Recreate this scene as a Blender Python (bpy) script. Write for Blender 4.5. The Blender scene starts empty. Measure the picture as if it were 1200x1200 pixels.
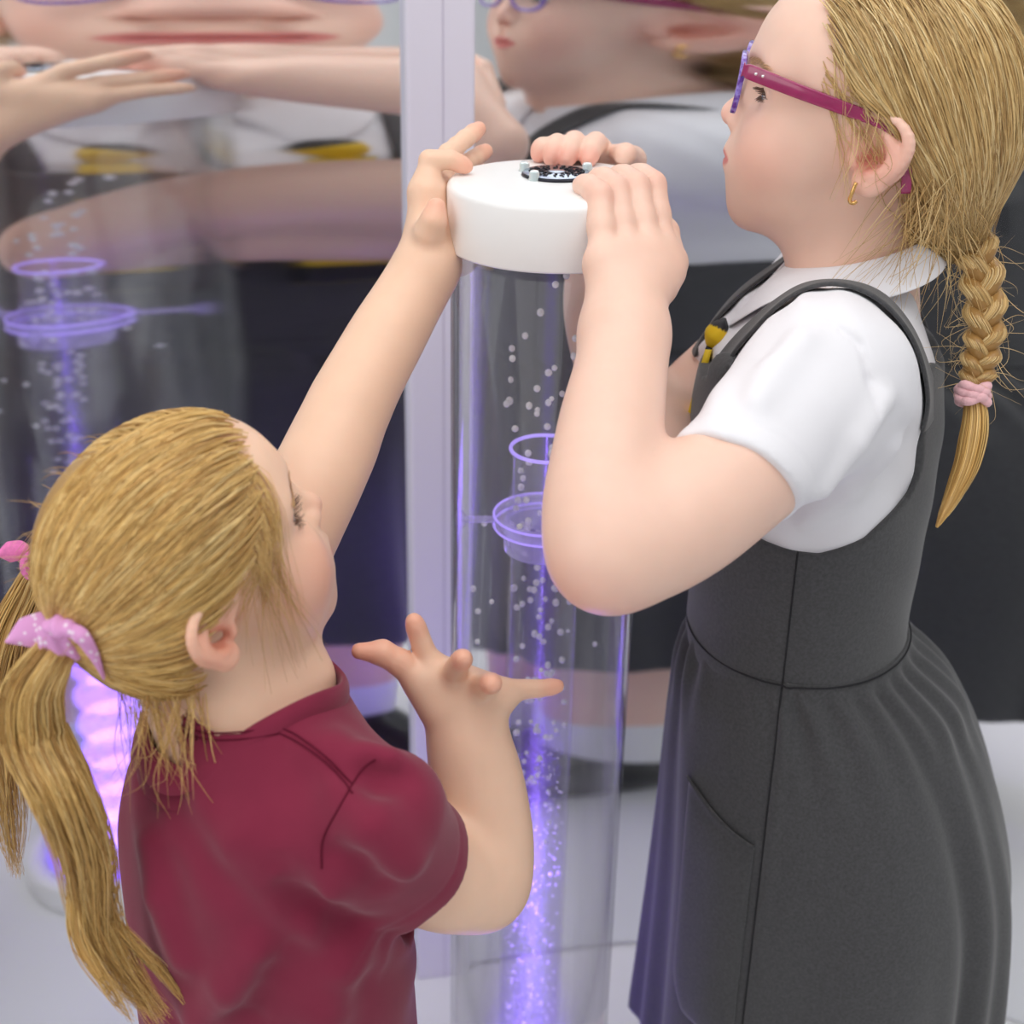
import bpy, bmesh, math, random
import numpy as np
from mathutils import Matrix, Vector

rng = np.random.default_rng(7)
random.seed(7)
scene = bpy.context.scene
col = scene.collection
PI = math.pi
VOX = 1.0            # size factor of the modelling grid

# ------------------------------------------------------------------ camera, world, lights, exposure
FPX = 1650.0
PITCH, ROLL = math.radians(25.0), math.radians(1.17)
CAM = np.array([0.0, 0.0, 1.28])
_u0 = np.array([0, math.sin(PITCH), math.cos(PITCH)])
FWD = np.array([0, math.cos(PITCH), -math.sin(PITCH)])
RGT = math.cos(ROLL) * np.array([1.0, 0, 0]) + math.sin(ROLL) * _u0
UPV = -math.sin(ROLL) * np.array([1.0, 0, 0]) + math.cos(ROLL) * _u0

cd = bpy.data.cameras.new('camera')
cam = bpy.data.objects.new('camera', cd)
col.objects.link(cam)
m = Matrix.Identity(4)
for i in range(3):
    m[i][0], m[i][1], m[i][2], m[i][3] = RGT[i], UPV[i], -FWD[i], CAM[i]
cam.matrix_world = m
cd.sensor_width = 36.0
cd.lens = 36.0 * FPX / 1200.0
cd.clip_start = 0.05
cd.dof.use_dof = True
cd.dof.focus_distance = 0.97
cd.dof.aperture_fstop = 5.0
scene.camera = cam

scene.view_settings.view_transform = 'Standard'
scene.view_settings.look = 'None'
scene.view_settings.gamma = 1.0
scene.view_settings.use_curve_mapping = False
scene.view_settings.exposure = 0.08
scene.cycles.max_bounces = 14
scene.cycles.glossy_bounces = 8
scene.cycles.transmission_bounces = 10
scene.cycles.transparent_max_bounces = 40
scene.cycles.diffuse_bounces = 5

w = bpy.data.worlds.new('world')
scene.world = w
w.use_nodes = True
bg = w.node_tree.nodes['Background']
bg.inputs[0].default_value = (0.93, 0.96, 1.0, 1)
bg.inputs[1].default_value = 0.62

def area_light(name, loc, target, size, power, color=(1, 1, 1), size_y=None):
    l = bpy.data.lights.new(name, 'AREA')
    l.energy = power
    l.color = color
    l.shape = 'RECTANGLE'
    l.size = size
    l.size_y = size_y or size
    o = bpy.data.objects.new(name, l)
    col.objects.link(o)
    o.location = loc
    d = Vector(target) - Vector(loc)
    o.rotation_euler = d.to_track_quat('-Z', 'Y').to_euler()
    return o

area_light('window_daylight', (-2.1, -0.9, 1.9), (0.1, 1.0, 0.9), 2.0, 19, (1.0, 0.97, 0.93), 1.5)
area_light('ceiling_fill', (0.3, 0.3, 2.55), (0.3, 0.5, 0), 2.2, 25, (1.0, 0.985, 0.96), 2.0)  # added soft overhead fill

# ------------------------------------------------------------------ small helpers
def P(px, py, d):
    """point seen at a picture position, d metres along the view axis"""
    return CAM + d * ((px - 600) / FPX * RGT - (py - 600) / FPX * UPV + FWD)

def ray(px, py):
    return (px - 600) / FPX * RGT - (py - 600) / FPX * UPV + FWD

def V(*a):
    return np.array(a, float)

def unit(v):
    v = np.asarray(v, float)
    return v / np.linalg.norm(v)

def link_mesh(name, verts, faces, mat=None, parent=None, smooth=True, colors=None):
    """verts Nx3, faces: list of equal-size index arrays or a list of tuples"""
    me = bpy.data.meshes.new(name)
    verts = np.asarray(verts, np.float32)
    me.vertices.add(len(verts))
    me.vertices.foreach_set('co', verts.ravel())
    if isinstance(faces, np.ndarray):
        groups = [faces]
    elif len(faces) and isinstance(faces[0], np.ndarray) and faces[0].ndim == 2:
        groups = faces
    else:
        groups = None
    if groups is not None:
        sizes = np.concatenate([np.full(len(g), g.shape[1], np.int32) for g in groups])
        idx = np.concatenate([g.ravel() for g in groups]).astype(np.int32)
    else:
        sizes = np.array([len(f) for f in faces], np.int32)
        idx = np.array([i for f in faces for i in f], np.int32)
    me.loops.add(len(idx))
    me.loops.foreach_set('vertex_index', idx)
    me.polygons.add(len(sizes))
    starts = np.concatenate([[0], np.cumsum(sizes)[:-1]]).astype(np.int32)
    me.polygons.foreach_set('loop_start', starts)
    me.polygons.foreach_set('loop_total', sizes)
    me.polygons.foreach_set('use_smooth', np.full(len(sizes), smooth))
    me.update(calc_edges=True)
    me.validate()
    if colors is not None:
        at = me.color_attributes.new('Col', 'FLOAT_COLOR', 'POINT')
        c = np.ones((len(verts), 4), np.float32)
        c[:, :colors.shape[1]] = colors
        at.data.foreach_set('color', c.ravel())
    if mat:
        me.materials.append(mat)
    o = bpy.data.objects.new(name, me)
    col.objects.link(o)
    if parent:
        o.parent = parent
        o.matrix_parent_inverse = Matrix.Identity(4)
    return o

def empty(name, loc=(0, 0, 0)):
    o = bpy.data.objects.new(name, None)
    col.objects.link(o)
    o.empty_display_size = 0.05
    o.location = loc
    return o

def tag(o, label, cat, group=None, kind=None):
    if label:
        o['label'] = label
    if cat:
        o['category'] = cat
    if group:
        o['group'] = group
    if kind:
        o['kind'] = kind
    return o

def part(name, verts, faces, mat, root, **k):
    """a mesh given in world coordinates, parented under root (which only translates)"""
    off = np.array(root['_o']) if '_o' in root else np.zeros(3)
    o = link_mesh(name, np.asarray(verts) - off, faces, mat, root, **k)
    o['_o'] = list(off)
    return o

def root_at(name, loc):
    o = empty(name, loc)
    o['_o'] = list(map(float, loc))
    return o

def boxmesh(lo, hi, bev=0.0, seg=3):
    bm = bmesh.new()
    bmesh.ops.create_cube(bm, size=1)
    for v in bm.verts:
        v.co = Vector([lo[i] + (v.co[i] + .5) * (hi[i] - lo[i]) for i in range(3)])
    if bev:
        bmesh.ops.bevel(bm, geom=bm.edges[:], offset=bev, segments=seg, affect='EDGES', profile=.5)
    vs = [tuple(v.co) for v in bm.verts]
    bm.verts.index_update()
    fs = [[v.index for v in f.verts] for f in bm.faces]
    bm.free()
    return np.array(vs), fs

def lathe(prof, n=96, center=(0, 0)):
    """prof list of (r,z); closed at r=0 ends"""
    vs, fs = [], []
    rings = []
    for r, z in prof:
        if r < 1e-6:
            rings.append([len(vs)])
            vs.append((center[0], center[1], z))
        else:
            rings.append(list(range(len(vs), len(vs) + n)))
            vs += [(center[0] + r * math.cos(2 * PI * i / n), center[1] + r * math.sin(2 * PI * i / n), z) for i in range(n)]
    for a, b in zip(rings[:-1], rings[1:]):
        for i in range(n):
            j = (i + 1) % n
            if len(a) == 1 and len(b) == 1:
                continue
            if len(a) == 1:
                fs.append((a[0], b[j], b[i]))
            elif len(b) == 1:
                fs.append((a[i], a[j], b[0]))
            else:
                fs.append((a[i], a[j], b[j], b[i]))
    return np.array(vs), fs

def smooth_path(pts, n):
    """Catmull-Rom through pts (KxD) -> n x D"""
    p = np.asarray(pts, float)
    p = np.concatenate([[2 * p[0] - p[1]], p, [2 * p[-1] - p[-2]]])
    K = len(p) - 3
    t = np.linspace(0, K - 1e-9, n)
    i = t.astype(int)
    f = (t - i)[:, None]
    a, b, c, d = p[i], p[i + 1], p[i + 2], p[i + 3]
    return .5 * (2 * b + (c - a) * f + (2 * a - 5 * b + 4 * c - d) * f ** 2 + (3 * b - a - 3 * c + d) * f ** 3)

def tubes(paths, radii, sides=5, cap=True, closed=False):
    """paths S x N x 3, radii S x N -> verts, quads. swept tubes"""
    paths = np.asarray(paths, float)
    S, N, _ = paths.shape
    radii = np.broadcast_to(np.asarray(radii, float), (S, N))
    if closed:
        T = np.roll(paths, -1, 1) - np.roll(paths, 1, 1)
    else:
        T = np.gradient(paths, axis=1)
    T /= np.linalg.norm(T, axis=2, keepdims=True) + 1e-12
    ref = np.where(np.abs(T[:, :1, 2:3]) < .9, np.array([0, 0, 1.]), np.array([1., 0, 0]))
    A = np.empty_like(T)
    a = np.cross(T[:, 0], ref[:, 0])
    a /= np.linalg.norm(a, axis=1, keepdims=True) + 1e-12
    A[:, 0] = a
    for i in range(1, N):
        a = a - (a * T[:, i]).sum(1, keepdims=True) * T[:, i]
        a /= np.linalg.norm(a, axis=1, keepdims=True) + 1e-12
        A[:, i] = a
    Bn = np.cross(T, A)
    th = np.arange(sides) * 2 * PI / sides
    ring = (np.cos(th)[:, None] * A[:, :, None, :] + np.sin(th)[:, None] * Bn[:, :, None, :]) * radii[:, :, None, None]
    v = (paths[:, :, None, :] + ring).reshape(-1, 3)
    base = (np.arange(S) * N * sides)[:, None, None]
    M = N if closed else N - 1
    ii = np.arange(M)[None, :, None]
    jj = np.arange(sides)[None, None, :]
    i2 = (ii + 1) % N
    j2 = (jj + 1) % sides
    q = np.stack([base + ii * sides + jj, base + ii * sides + j2, base + i2 * sides + j2, base + i2 * sides + jj], -1).reshape(-1, 4)
    out = [q]
    if cap and not closed:
        s0 = (np.arange(S) * N * sides)[:, None]
        c0 = s0 + np.arange(sides)[None, ::-1]
        c1 = s0 + (N - 1) * sides + np.arange(sides)[None]
        out += [c0, c1]
    return v, out

def grid_faces(nu, nv, wrap_u=False):
    """vertex index u*nv+v"""
    M = nu if wrap_u else nu - 1
    u = np.arange(M)[:, None]
    v = np.arange(nv - 1)[None]
    u2 = (u + 1) % nu
    return np.stack([u * nv + v + 0 * u, u2 * nv + v, u2 * nv + v + 1, u * nv + v + 1 + 0 * u], -1).reshape(-1, 4)

# ------------------------------------------------------------------ smooth solid modelling: distance fields and a surface-net mesher
BIG = .10
def smin(a, b, k):
    if k <= 0:
        return np.minimum(a, b)
    h = np.maximum(k - np.abs(a - b), 0) / k
    return np.minimum(a, b) - h * h * k * .25

def smax(a, b, k):
    return -smin(-a, -b, k)

class N:
    """c, r: bounding ball; f(p) distance"""
    def __init__(s, f, c=None, r=None):
        s.f, s.c, s.r = f, (None if c is None else np.asarray(c, float)), r
    def __call__(s, p, bc, br):
        if s.c is not None:
            g = np.linalg.norm(bc - s.c) - s.r - br
            if g > BIG:
                return np.full(len(p), g)
        return s.f(p, bc, br)

def _leaf(f, c, r):
    return N(lambda p, bc, br: f(p), c, r)

def sph(c, r):
    c = np.asarray(c, float)
    return _leaf(lambda p: np.linalg.norm(p - c, axis=1) - r, c, r)

def capsule(a, b, ra, rb):
    a = np.asarray(a, float)
    b = np.asarray(b, float)
    ab = b - a
    L2 = ab @ ab + 1e-12
    def f(p):
        t = np.clip((p - a) @ ab / L2, 0, 1)
        q = p - a - t[:, None] * ab
        return np.sqrt((q * q).sum(1)) - (ra + (rb - ra) * t)
    return _leaf(f, (a + b) / 2, math.sqrt(L2) / 2 + max(ra, rb))

def rotm(ax, ay, az):
    """degrees, applied x then y then z"""
    return np.array(Matrix.Rotation(math.radians(az), 3, 'Z') @ Matrix.Rotation(math.radians(ay), 3, 'Y') @ Matrix.Rotation(math.radians(ax), 3, 'X'))

def ell(c, r, rot=None):
    c = np.asarray(c, float)
    r = np.asarray(r, float)
    def f(p):
        q = p - c
        if rot is not None:
            q = q @ rot
        a = q / r
        k0 = np.sqrt((a * a).sum(1))
        b = a / r
        k1 = np.sqrt((b * b).sum(1)) + 1e-9
        return np.where(k0 < 1e-3, -r.min(), k0 * (k0 - 1) / k1)
    return _leaf(f, c, r.max())

def U(nodes, k=0.0):
    cs = [n for n in nodes]
    if all(n.c is not None for n in cs):
        c = np.mean([n.c for n in cs], 0)
        r = max(np.linalg.norm(n.c - c) + n.r for n in cs) + k * .3
    else:
        c = r = None
    def f(p, bc, br):
        d = cs[0](p, bc, br)
        for n in cs[1:]:
            d = smin(d, n(p, bc, br), k)
        return d
    return N(f, c, r)

def US(base, adds):
    """base smooth-joined in turn with (node,k) pairs"""
    c, r = base.c, base.r
    if c is not None:
        for n, k in adds:
            r = max(r, np.linalg.norm(n.c - c) + n.r + k * .3)
    def f(p, bc, br):
        d = base(p, bc, br)
        for n, k in adds:
            d = smin(d, n(p, bc, br), k)
        return d
    return N(f, c, r)

def SUB(a, b, k=0.0):
    return N(lambda p, bc, br: smax(a(p, bc, br), -b(p, bc, br), k), a.c, a.r)

def INT(a, b, k=0.0):
    return N(lambda p, bc, br: smax(a(p, bc, br), b(p, bc, br), k), a.c, a.r)

def half(pt, nrm):
    """keeps the side opposite to nrm"""
    pt = np.asarray(pt, float)
    n = unit(nrm)
    return N(lambda p, bc, br: (p - pt) @ n)

def GROW(a, t):
    return N(lambda p, bc, br: a(p, bc, br) - t, a.c, None if a.r is None else a.r + t)

def WAVE(a, fn):
    return N(lambda p, bc, br: a(p, bc, br) + fn(p), a.c, None if a.r is None else a.r + .01)

def chain(pts, radii, k=.004):
    return U([capsule(pts[i], pts[i + 1], radii[i], radii[i + 1]) for i in range(len(pts) - 1)], k)

def curve(pts, radii, n, k=.003):
    a = np.concatenate([np.asarray(pts, float), np.asarray(radii, float)[:, None]], 1)
    s = smooth_path(a, n)
    return chain(s[:, :3], s[:, 3], k)

def XF(node, O, Rm, s=1.0):
    """node in local coordinates placed at O with axes Rm (columns) and scale s"""
    O = np.asarray(O, float)
    Rm = np.asarray(Rm, float)
    def f(p, bc, br):
        return node((p - O) @ Rm / s, (bc - O) @ Rm / s, br / s) * s
    if node.c is None:
        return N(f)
    return N(f, O + Rm @ node.c * s, node.r * s)

def stack(keys):
    """elliptic column: keys rows (z, x, y, a, b); local axes"""
    K = np.asarray(keys, float)
    zs = np.linspace(K[0, 0], K[-1, 0], 200)
    S = np.stack([np.interp(zs, K[:, 0], K[:, i]) for i in range(1, 5)], 1)
    ker = np.hanning(25)
    ker /= ker.sum()
    for i in range(4):
        S[:, i] = np.convolve(np.pad(S[:, i], 12, mode='edge'), ker, 'valid')
    def f(p):
        z = np.clip(p[:, 2], K[0, 0], K[-1, 0])
        x0, y0, a, b = [np.interp(z, zs, S[:, i]) for i in range(4)]
        x = p[:, 0] - x0
        y = p[:, 1] - y0
        k0 = np.sqrt((x / a) ** 2 + (y / b) ** 2)
        k1 = np.sqrt((x / a ** 2) ** 2 + (y / b ** 2) ** 2) + 1e-9
        d = np.where(k0 < 1e-3, -np.minimum(a, b), k0 * (k0 - 1) / k1)
        dz = np.abs(p[:, 2] - (K[0, 0] + K[-1, 0]) / 2) - (K[-1, 0] - K[0, 0]) / 2
        return smax(d, dz, .02)
    c = np.array([K[:, 1].mean(), K[:, 2].mean(), (K[0, 0] + K[-1, 0]) / 2])
    r = math.hypot((K[-1, 0] - K[0, 0]) / 2, K[:, 3:].max() + .03)
    return _leaf(f, c, r)

def prism(poly, o, e1, e2, e3, lo, hi):
    """polygon poly (Kx2) in the e1,e2 plane, extruded along e3 from lo to hi"""
    poly = np.asarray(poly, float)
    o = np.asarray(o, float)
    def f(p):
        q = np.stack([(p - o) @ e1, (p - o) @ e2], 1)
        z = (p - o) @ e3
        d = np.full(len(p), 1e9)
        s = np.ones(len(p))
        K = len(poly)
        for i in range(K):
            a = poly[i]
            b = poly[i - 1]
            e = b - a
            wv = q - a
            t = np.clip(wv @ e / (e @ e), 0, 1)
            bb = wv - t[:, None] * e
            d = np.minimum(d, (bb * bb).sum(1))
            c1 = q[:, 1] >= a[1]
            c2 = q[:, 1] < b[1]
            c3 = e[0] * wv[:, 1] > e[1] * wv[:, 0]
            flip = (c1 & c2 & c3) | (~c1 & ~c2 & ~c3)
            s = np.where(flip, -s, s)
        d2 = s * np.sqrt(d)
        dz = np.maximum(lo - z, z - hi)
        return np.maximum(d2, dz)
    c = o + e3 * (lo + hi) / 2 + e1 * poly[:, 0].mean() + e2 * poly[:, 1].mean()
    r = math.hypot((hi - lo) / 2, np.abs(poly - poly.mean(0)).max() * 1.5)
    return _leaf(f, c, r)

def mesh_field(node, lo, hi, h, B=12, slack=1.5):
    """surface nets over the blocks the surface passes through"""
    h = h * VOX
    lo = np.asarray(lo, float)
    hi = np.asarray(hi, float)
    s = B * h
    nb = np.ceil((hi - lo) / s).astype(int)
    g = np.stack(np.meshgrid(*[np.arange(n) for n in nb], indexing='ij'), -1).reshape(-1, 3)
    cc = lo + (g + .5) * s
    mid = (lo + hi) / 2
    br = s * .5 * math.sqrt(3)
    keep = []
    big = 4
    # coarse pass, in clusters, so far parts are skipped
    key = g // big
    kk = (key[:, 0] * 4096 + key[:, 1]) * 4096 + key[:, 2]
    order = np.argsort(kk, kind='stable')
    cuts = np.flatnonzero(np.diff(kk[order])) + 1
    for idx in np.split(order, cuts):
        c = cc[idx].mean(0)
        d = node(cc[idx], c, s * big)
        keep.append(idx[np.abs(d) < br * slack + .002])
    keep = np.concatenate(keep)
    ar = np.arange(B + 1)
    loc = np.stack(np.meshgrid(ar, ar, ar, indexing='ij'), -1).reshape(-1, 3)
    n1 = B + 1
    KEY = 1 << 20
    allk, allp, quads = [], [], []
    corners = [(0, 0, 0), (1, 0, 0), (0, 1, 0), (1, 1, 0), (0, 0, 1), (1, 0, 1), (0, 1, 1), (1, 1, 1)]
    eds = [(a, b) for a in range(8) for b in range(a + 1, 8) if sum(abs(corners[a][i] - corners[b][i]) for i in range(3)) == 1]
    def kf(ijk):
        return (ijk[..., 0].astype(np.int64) * KEY + ijk[..., 1]) * KEY + ijk[..., 2]
    for bi in keep:
        g0 = g[bi] * B
        p = lo + (g0 + loc) * h
        d = (np.round(node(p, cc[bi], br) * 1e6) * 1e-6 + 4e-7).reshape(n1, n1, n1)
        ins = d < 0
        if ins.all() or not ins.any():
            continue
        cv = np.stack([d[c[0]:c[0] + B, c[1]:c[1] + B, c[2]:c[2] + B] for c in corners], -1)
        ci = cv < 0
        act = ci.any(-1) & ~ci.all(-1)
        ijk = np.argwhere(act)
        if len(ijk):
            v = cv[act]
            acc = np.zeros((len(v), 3))
            cnt = np.zeros(len(v))
            for a, b in eds:
                x = (v[:, a] < 0) != (v[:, b] < 0)
                t = np.where(x, v[:, a] / np.where(x, v[:, a] - v[:, b], 1), 0)
                ca = np.array(corners[a], float)
                cb = np.array(corners[b], float)
                acc += np.where(x[:, None], ca + t[:, None] * (cb - ca), 0)
                cnt += x
            allk.append(kf(ijk + g0 + 1))
            allp.append(lo + (g0 + ijk + acc / cnt[:, None]) * h)
        for ax in range(3):
            sl0 = [slice(0, B)] * 3
            sl1 = [slice(0, B)] * 3
            sl1[ax] = slice(1, B + 1)
            A = ins[tuple(sl0)]
            Bm = ins[tuple(sl1)]
            e = np.argwhere(A != Bm)
            if not len(e):
                continue
            fl = A[tuple(e.T)]
            u, v_ = (ax + 1) % 3, (ax + 2) % 3
            du = np.zeros(3, int)
            dv = np.zeros(3, int)
            du[u] = 1
            dv[v_] = 1
            gg = e + g0 + 1
            q = np.stack([kf(gg - du - dv), kf(gg - dv), kf(gg), kf(gg - du)], 1)
            q[~fl] = q[~fl][:, ::-1]
            quads.append(q)
    k = np.concatenate(allk)
    pts = np.concatenate(allp)
    o = np.argsort(k)
    k = k[o]
    pts = pts[o]
    q = np.concatenate(quads)
    i = np.searchsorted(k, q)
    i = np.clip(i, 0, len(k) - 1)
    ok = (k[i] == q).all(1)
    return pts, i[ok]

def field_part(name, node, lo, hi, h, mat, root, color=None, **kw):
    v, f = mesh_field(node, lo, hi, h)
    return part(name, v, f, mat, root, colors=None if color is None else color(v), **kw)

def field_grad(node, p, e=.0015):
    c = p.mean(0)
    r = np.linalg.norm(p - c, axis=1).max() + .01
    g = np.stack([node(p + V(*[e if j == i else 0 for j in range(3)]), c, r) - node(p - V(*[e if j == i else 0 for j in range(3)]), c, r) for i in range(3)], 1)
    return g / (np.linalg.norm(g, axis=1, keepdims=True) + 1e-12)

def field_val(node, p):
    c = p.mean(0)
    return node(p, c, np.linalg.norm(p - c, axis=1).max() + .01)

# ------------------------------------------------------------------ materials
def mat_new(name):
    mt = bpy.data.materials.new(name)
    mt.use_nodes = True
    nt = mt.node_tree
    return mt, nt, nt.nodes['Principled BSDF']

def simple(name, color, rough=.5, metal=0.0, spec=.5, bump=None, var=None, **kw):
    """bump: (scale, strength, distance); var: (scale, amount)"""
    mt, nt, b = mat_new(name)
    b.inputs['Base Color'].default_value = (*color, 1)
    b.inputs['Roughness'].default_value = rough
    b.inputs['Metallic'].default_value = metal
    b.inputs['Specular IOR Level'].default_value = spec
    for k, v in kw.items():
        b.inputs[k.replace('_', ' ')].default_value = v
    tc = nt.nodes.new('ShaderNodeTexCoord')
    if bump:
        n = nt.nodes.new('ShaderNodeTexNoise')
        n.inputs['Scale'].default_value = bump[0]
        n.inputs['Detail'].default_value = 4
        nt.links.new(tc.outputs['Object'], n.inputs['Vector'])
        bp = nt.nodes.new('ShaderNodeBump')
        bp.inputs['Strength'].default_value = bump[1]
        bp.inputs['Distance'].default_value = bump[2]
        nt.links.new(n.outputs[0], bp.inputs['Height'])
        nt.links.new(bp.outputs[0], b.inputs['Normal'])
    if var:
        n = nt.nodes.new('ShaderNodeTexNoise')
        n.inputs['Scale'].default_value = var[0]
        n.inputs['Detail'].default_value = 5
        nt.links.new(tc.outputs['Object'], n.inputs['Vector'])
        mx = nt.nodes.new('ShaderNodeMix')
        mx.data_type = 'RGBA'
        mx.inputs[6].default_value = (*[max(0, c * (1 - var[1])) for c in color], 1)
        mx.inputs[7].default_value = (*[min(1, c * (1 + var[1])) for c in color], 1)
        nt.links.new(n.outputs[0], mx.inputs[0])
        nt.links.new(mx.outputs[2], b.inputs['Base Color'])
    return mt

def clear_plastic(name, tint=(1, 1, 1), refl=1.0, haze=0.0, edge=4.0, hazecol=(1, 1, 1), glow=0.0):
    """clear wall: see-through, with mirror-like reflection growing towards the edges"""
    mt = bpy.data.materials.new(name)
    mt.use_nodes = True
    nt = mt.node_tree
    nt.nodes.remove(nt.nodes['Principled BSDF'])
    out = nt.nodes['Material Output']
    tr = nt.nodes.new('ShaderNodeBsdfTransparent')
    tr.inputs[0].default_value = (*tint, 1)
    gl = nt.nodes.new('ShaderNodeBsdfGlossy')
    gl.inputs['Roughness'].default_value = .03
    lw = nt.nodes.new('ShaderNodeLayerWeight')
    lw.inputs['Blend'].default_value = .5
    pw = nt.nodes.new('ShaderNodeMath')
    pw.operation = 'POWER'
    pw.inputs[1].default_value = edge
    nt.links.new(lw.outputs['Facing'], pw.inputs[0])
    mu = nt.nodes.new('ShaderNodeMath')
    mu.operation = 'MULTIPLY_ADD'
    mu.inputs[1].default_value = refl
    mu.inputs[2].default_value = .03
    mu.use_clamp = True
    nt.links.new(pw.outputs[0], mu.inputs[0])
    mx = nt.nodes.new('ShaderNodeMixShader')
    nt.links.new(mu.outputs[0], mx.inputs[0])
    last = tr
    if haze:
        df = nt.nodes.new('ShaderNodeBsdfTranslucent')
        df.inputs[0].default_value = (*hazecol, 1)
        d2 = nt.nodes.new('ShaderNodeBsdfDiffuse')
        d2.inputs[0].default_value = (*hazecol, 1)
        ad = nt.nodes.new('ShaderNodeMixShader')
        ad.inputs[0].default_value = .5
        nt.links.new(df.outputs[0], ad.inputs[1])
        nt.links.new(d2.outputs[0], ad.inputs[2])
        m2 = nt.nodes.new('ShaderNodeMixShader')
        m2.inputs[0].default_value = haze
        nt.links.new(tr.outputs[0], m2.inputs[1])
        nt.links.new(ad.outputs[0], m2.inputs[2])
        last = m2
    nt.links.new(last.outputs[0], mx.inputs[1])
    nt.links.new(gl.outputs[0], mx.inputs[2])
    nt.links.new(mx.outputs[0], out.inputs[0])
    if glow:          # added emission, standing in for LED light carried by the acrylic
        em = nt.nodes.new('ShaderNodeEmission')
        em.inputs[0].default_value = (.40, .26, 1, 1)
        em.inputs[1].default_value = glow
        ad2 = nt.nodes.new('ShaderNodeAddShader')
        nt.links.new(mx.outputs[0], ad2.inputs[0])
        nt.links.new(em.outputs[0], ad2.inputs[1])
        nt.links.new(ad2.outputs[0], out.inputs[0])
    return mt

def vcol_mat(name, rough=.5, sss=0.0, sss_r=(1, .35, .2), sss_s=.006, bump=None, spec=.4, var=.06, vscale=60, **kw):
    """own colours of the surface stored per vertex, with fine procedural variation"""
    mt, nt, b = mat_new(name)
    at = nt.nodes.new('ShaderNodeVertexColor')
    at.layer_name = 'Col'
    tc = nt.nodes.new('ShaderNodeTexCoord')
    n = nt.nodes.new('ShaderNodeTexNoise')
    n.inputs['Scale'].default_value = vscale
    n.inputs['Detail'].default_value = 6
    nt.links.new(tc.outputs['Object'], n.inputs['Vector'])
    mr = nt.nodes.new('ShaderNodeMapRange')
    mr.inputs['To Min'].default_value = 1 - var
    mr.inputs['To Max'].default_value = 1 + var
    nt.links.new(n.outputs[0], mr.inputs[0])
    vm = nt.nodes.new('ShaderNodeVectorMath')
    vm.operation = 'SCALE'
    nt.links.new(at.outputs[0], vm.inputs[0])
    nt.links.new(mr.outputs[0], vm.inputs['Scale'])
    nt.links.new(vm.outputs[0], b.inputs['Base Color'])
    b.inputs['Roughness'].default_value = rough
    b.inputs['Specular IOR Level'].default_value = spec
    b.inputs['Subsurface Weight'].default_value = sss
    b.inputs['Subsurface Radius'].default_value = sss_r
    b.inputs['Subsurface Scale'].default_value = sss_s
    for k, v in kw.items():
        b.inputs[k.replace('_', ' ')].default_value = v
    if bump:
        n2 = nt.nodes.new('ShaderNodeTexNoise')
        n2.inputs['Scale'].default_value = bump[0]
        n2.inputs['Detail'].default_value = 3
        nt.links.new(tc.outputs['Object'], n2.inputs['Vector'])
        bp = nt.nodes.new('ShaderNodeBump')
        bp.inputs['Strength'].default_value = bump[1]
        bp.inputs['Distance'].default_value = bump[2]
        nt.links.new(n2.outputs[0], bp.inputs['Height'])
        nt.links.new(bp.outputs[0], b.inputs['Normal'])
    return mt

def srgb(r, g, b):
    f = lambda c: (c / 255 / 12.92) if c <= 10 else ((c / 255 + .055) / 1.055) ** 2.4
    return (f(r), f(g), f(b))

# ------------------------------------------------------------------ the room
FLOOR = 0.04
M_wall = simple('white_wall_paint', srgb(236, 237, 238), .7, bump=(40, .05, .002))
M_floor = simple('white_vinyl', srgb(238, 238, 240), .38, bump=(14, .12, .004), var=(3, .02))
M_trim = simple('lilac_white_trim', srgb(226, 222, 236), .42)
M_white = simple('white_plastic', srgb(251, 251, 251), .28, bump=(220, .02, .0004))

WALL_DIR = math.radians(11)
wdir = V(math.cos(WALL_DIR), math.sin(WALL_DIR), 0)
wnrm = V(math.sin(WALL_DIR), -math.cos(WALL_DIR), 0)          # towards the room
W0 = V(-.073, 1.319, 0)                                       # joint of the two mirror panels

def struct(name, vs, fs, mat, smooth=False):
    o = link_mesh(name, vs, fs, mat, smooth=smooth)
    o['kind'] = 'structure'
    return o

def quadbox(name, corners, z0, z1, mat):
    """prism over a plan polygon"""
    n = len(corners)
    vs = [(c[0], c[1], z0) for c in corners] + [(c[0], c[1], z1) for c in corners]
    fs = [tuple(range(n))[::-1], tuple(range(n, 2 * n))] + [(i, (i + 1) % n, n + (i + 1) % n, n + i) for i in range(n)]
    return struct(name, vs, fs, mat)

BK = .16     # the wall stands this far behind the joint strip's face
wl = W0 - wdir * 2.4 - wnrm * BK
wr = W0 + wdir * 2.4 - wnrm * BK
YF = -2.6
quadbox('floor', [(wl[0], YF), (wr[0], YF), (wr[0], wr[1]), (wl[0], wl[1])], FLOOR - .12, FLOOR, M_floor)
t_ = wnrm * .1
quadbox('wall_back', [wl[:2], wr[:2], (wr - t_)[:2], (wl - t_)[:2]], FLOOR, 2.7, M_wall)
quadbox('wall_right', [(wr[0], YF), (wr[0] + .1, YF), (wr[0] + .1, wr[1] + .02), (wr[0], wr[1])], FLOOR, 2.7, M_wall)
quadbox('wall_front', [(wl[0], YF), (wl[0], YF - .1), (wr[0], YF - .1), (wr[0], YF)], FLOOR, 2.7, M_wall)
quadbox('ceiling', [(wl[0], YF), (wr[0], YF), (wr[0], wr[1]), (wl[0], wl[1])], 2.7, 2.8, M_wall)
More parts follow.
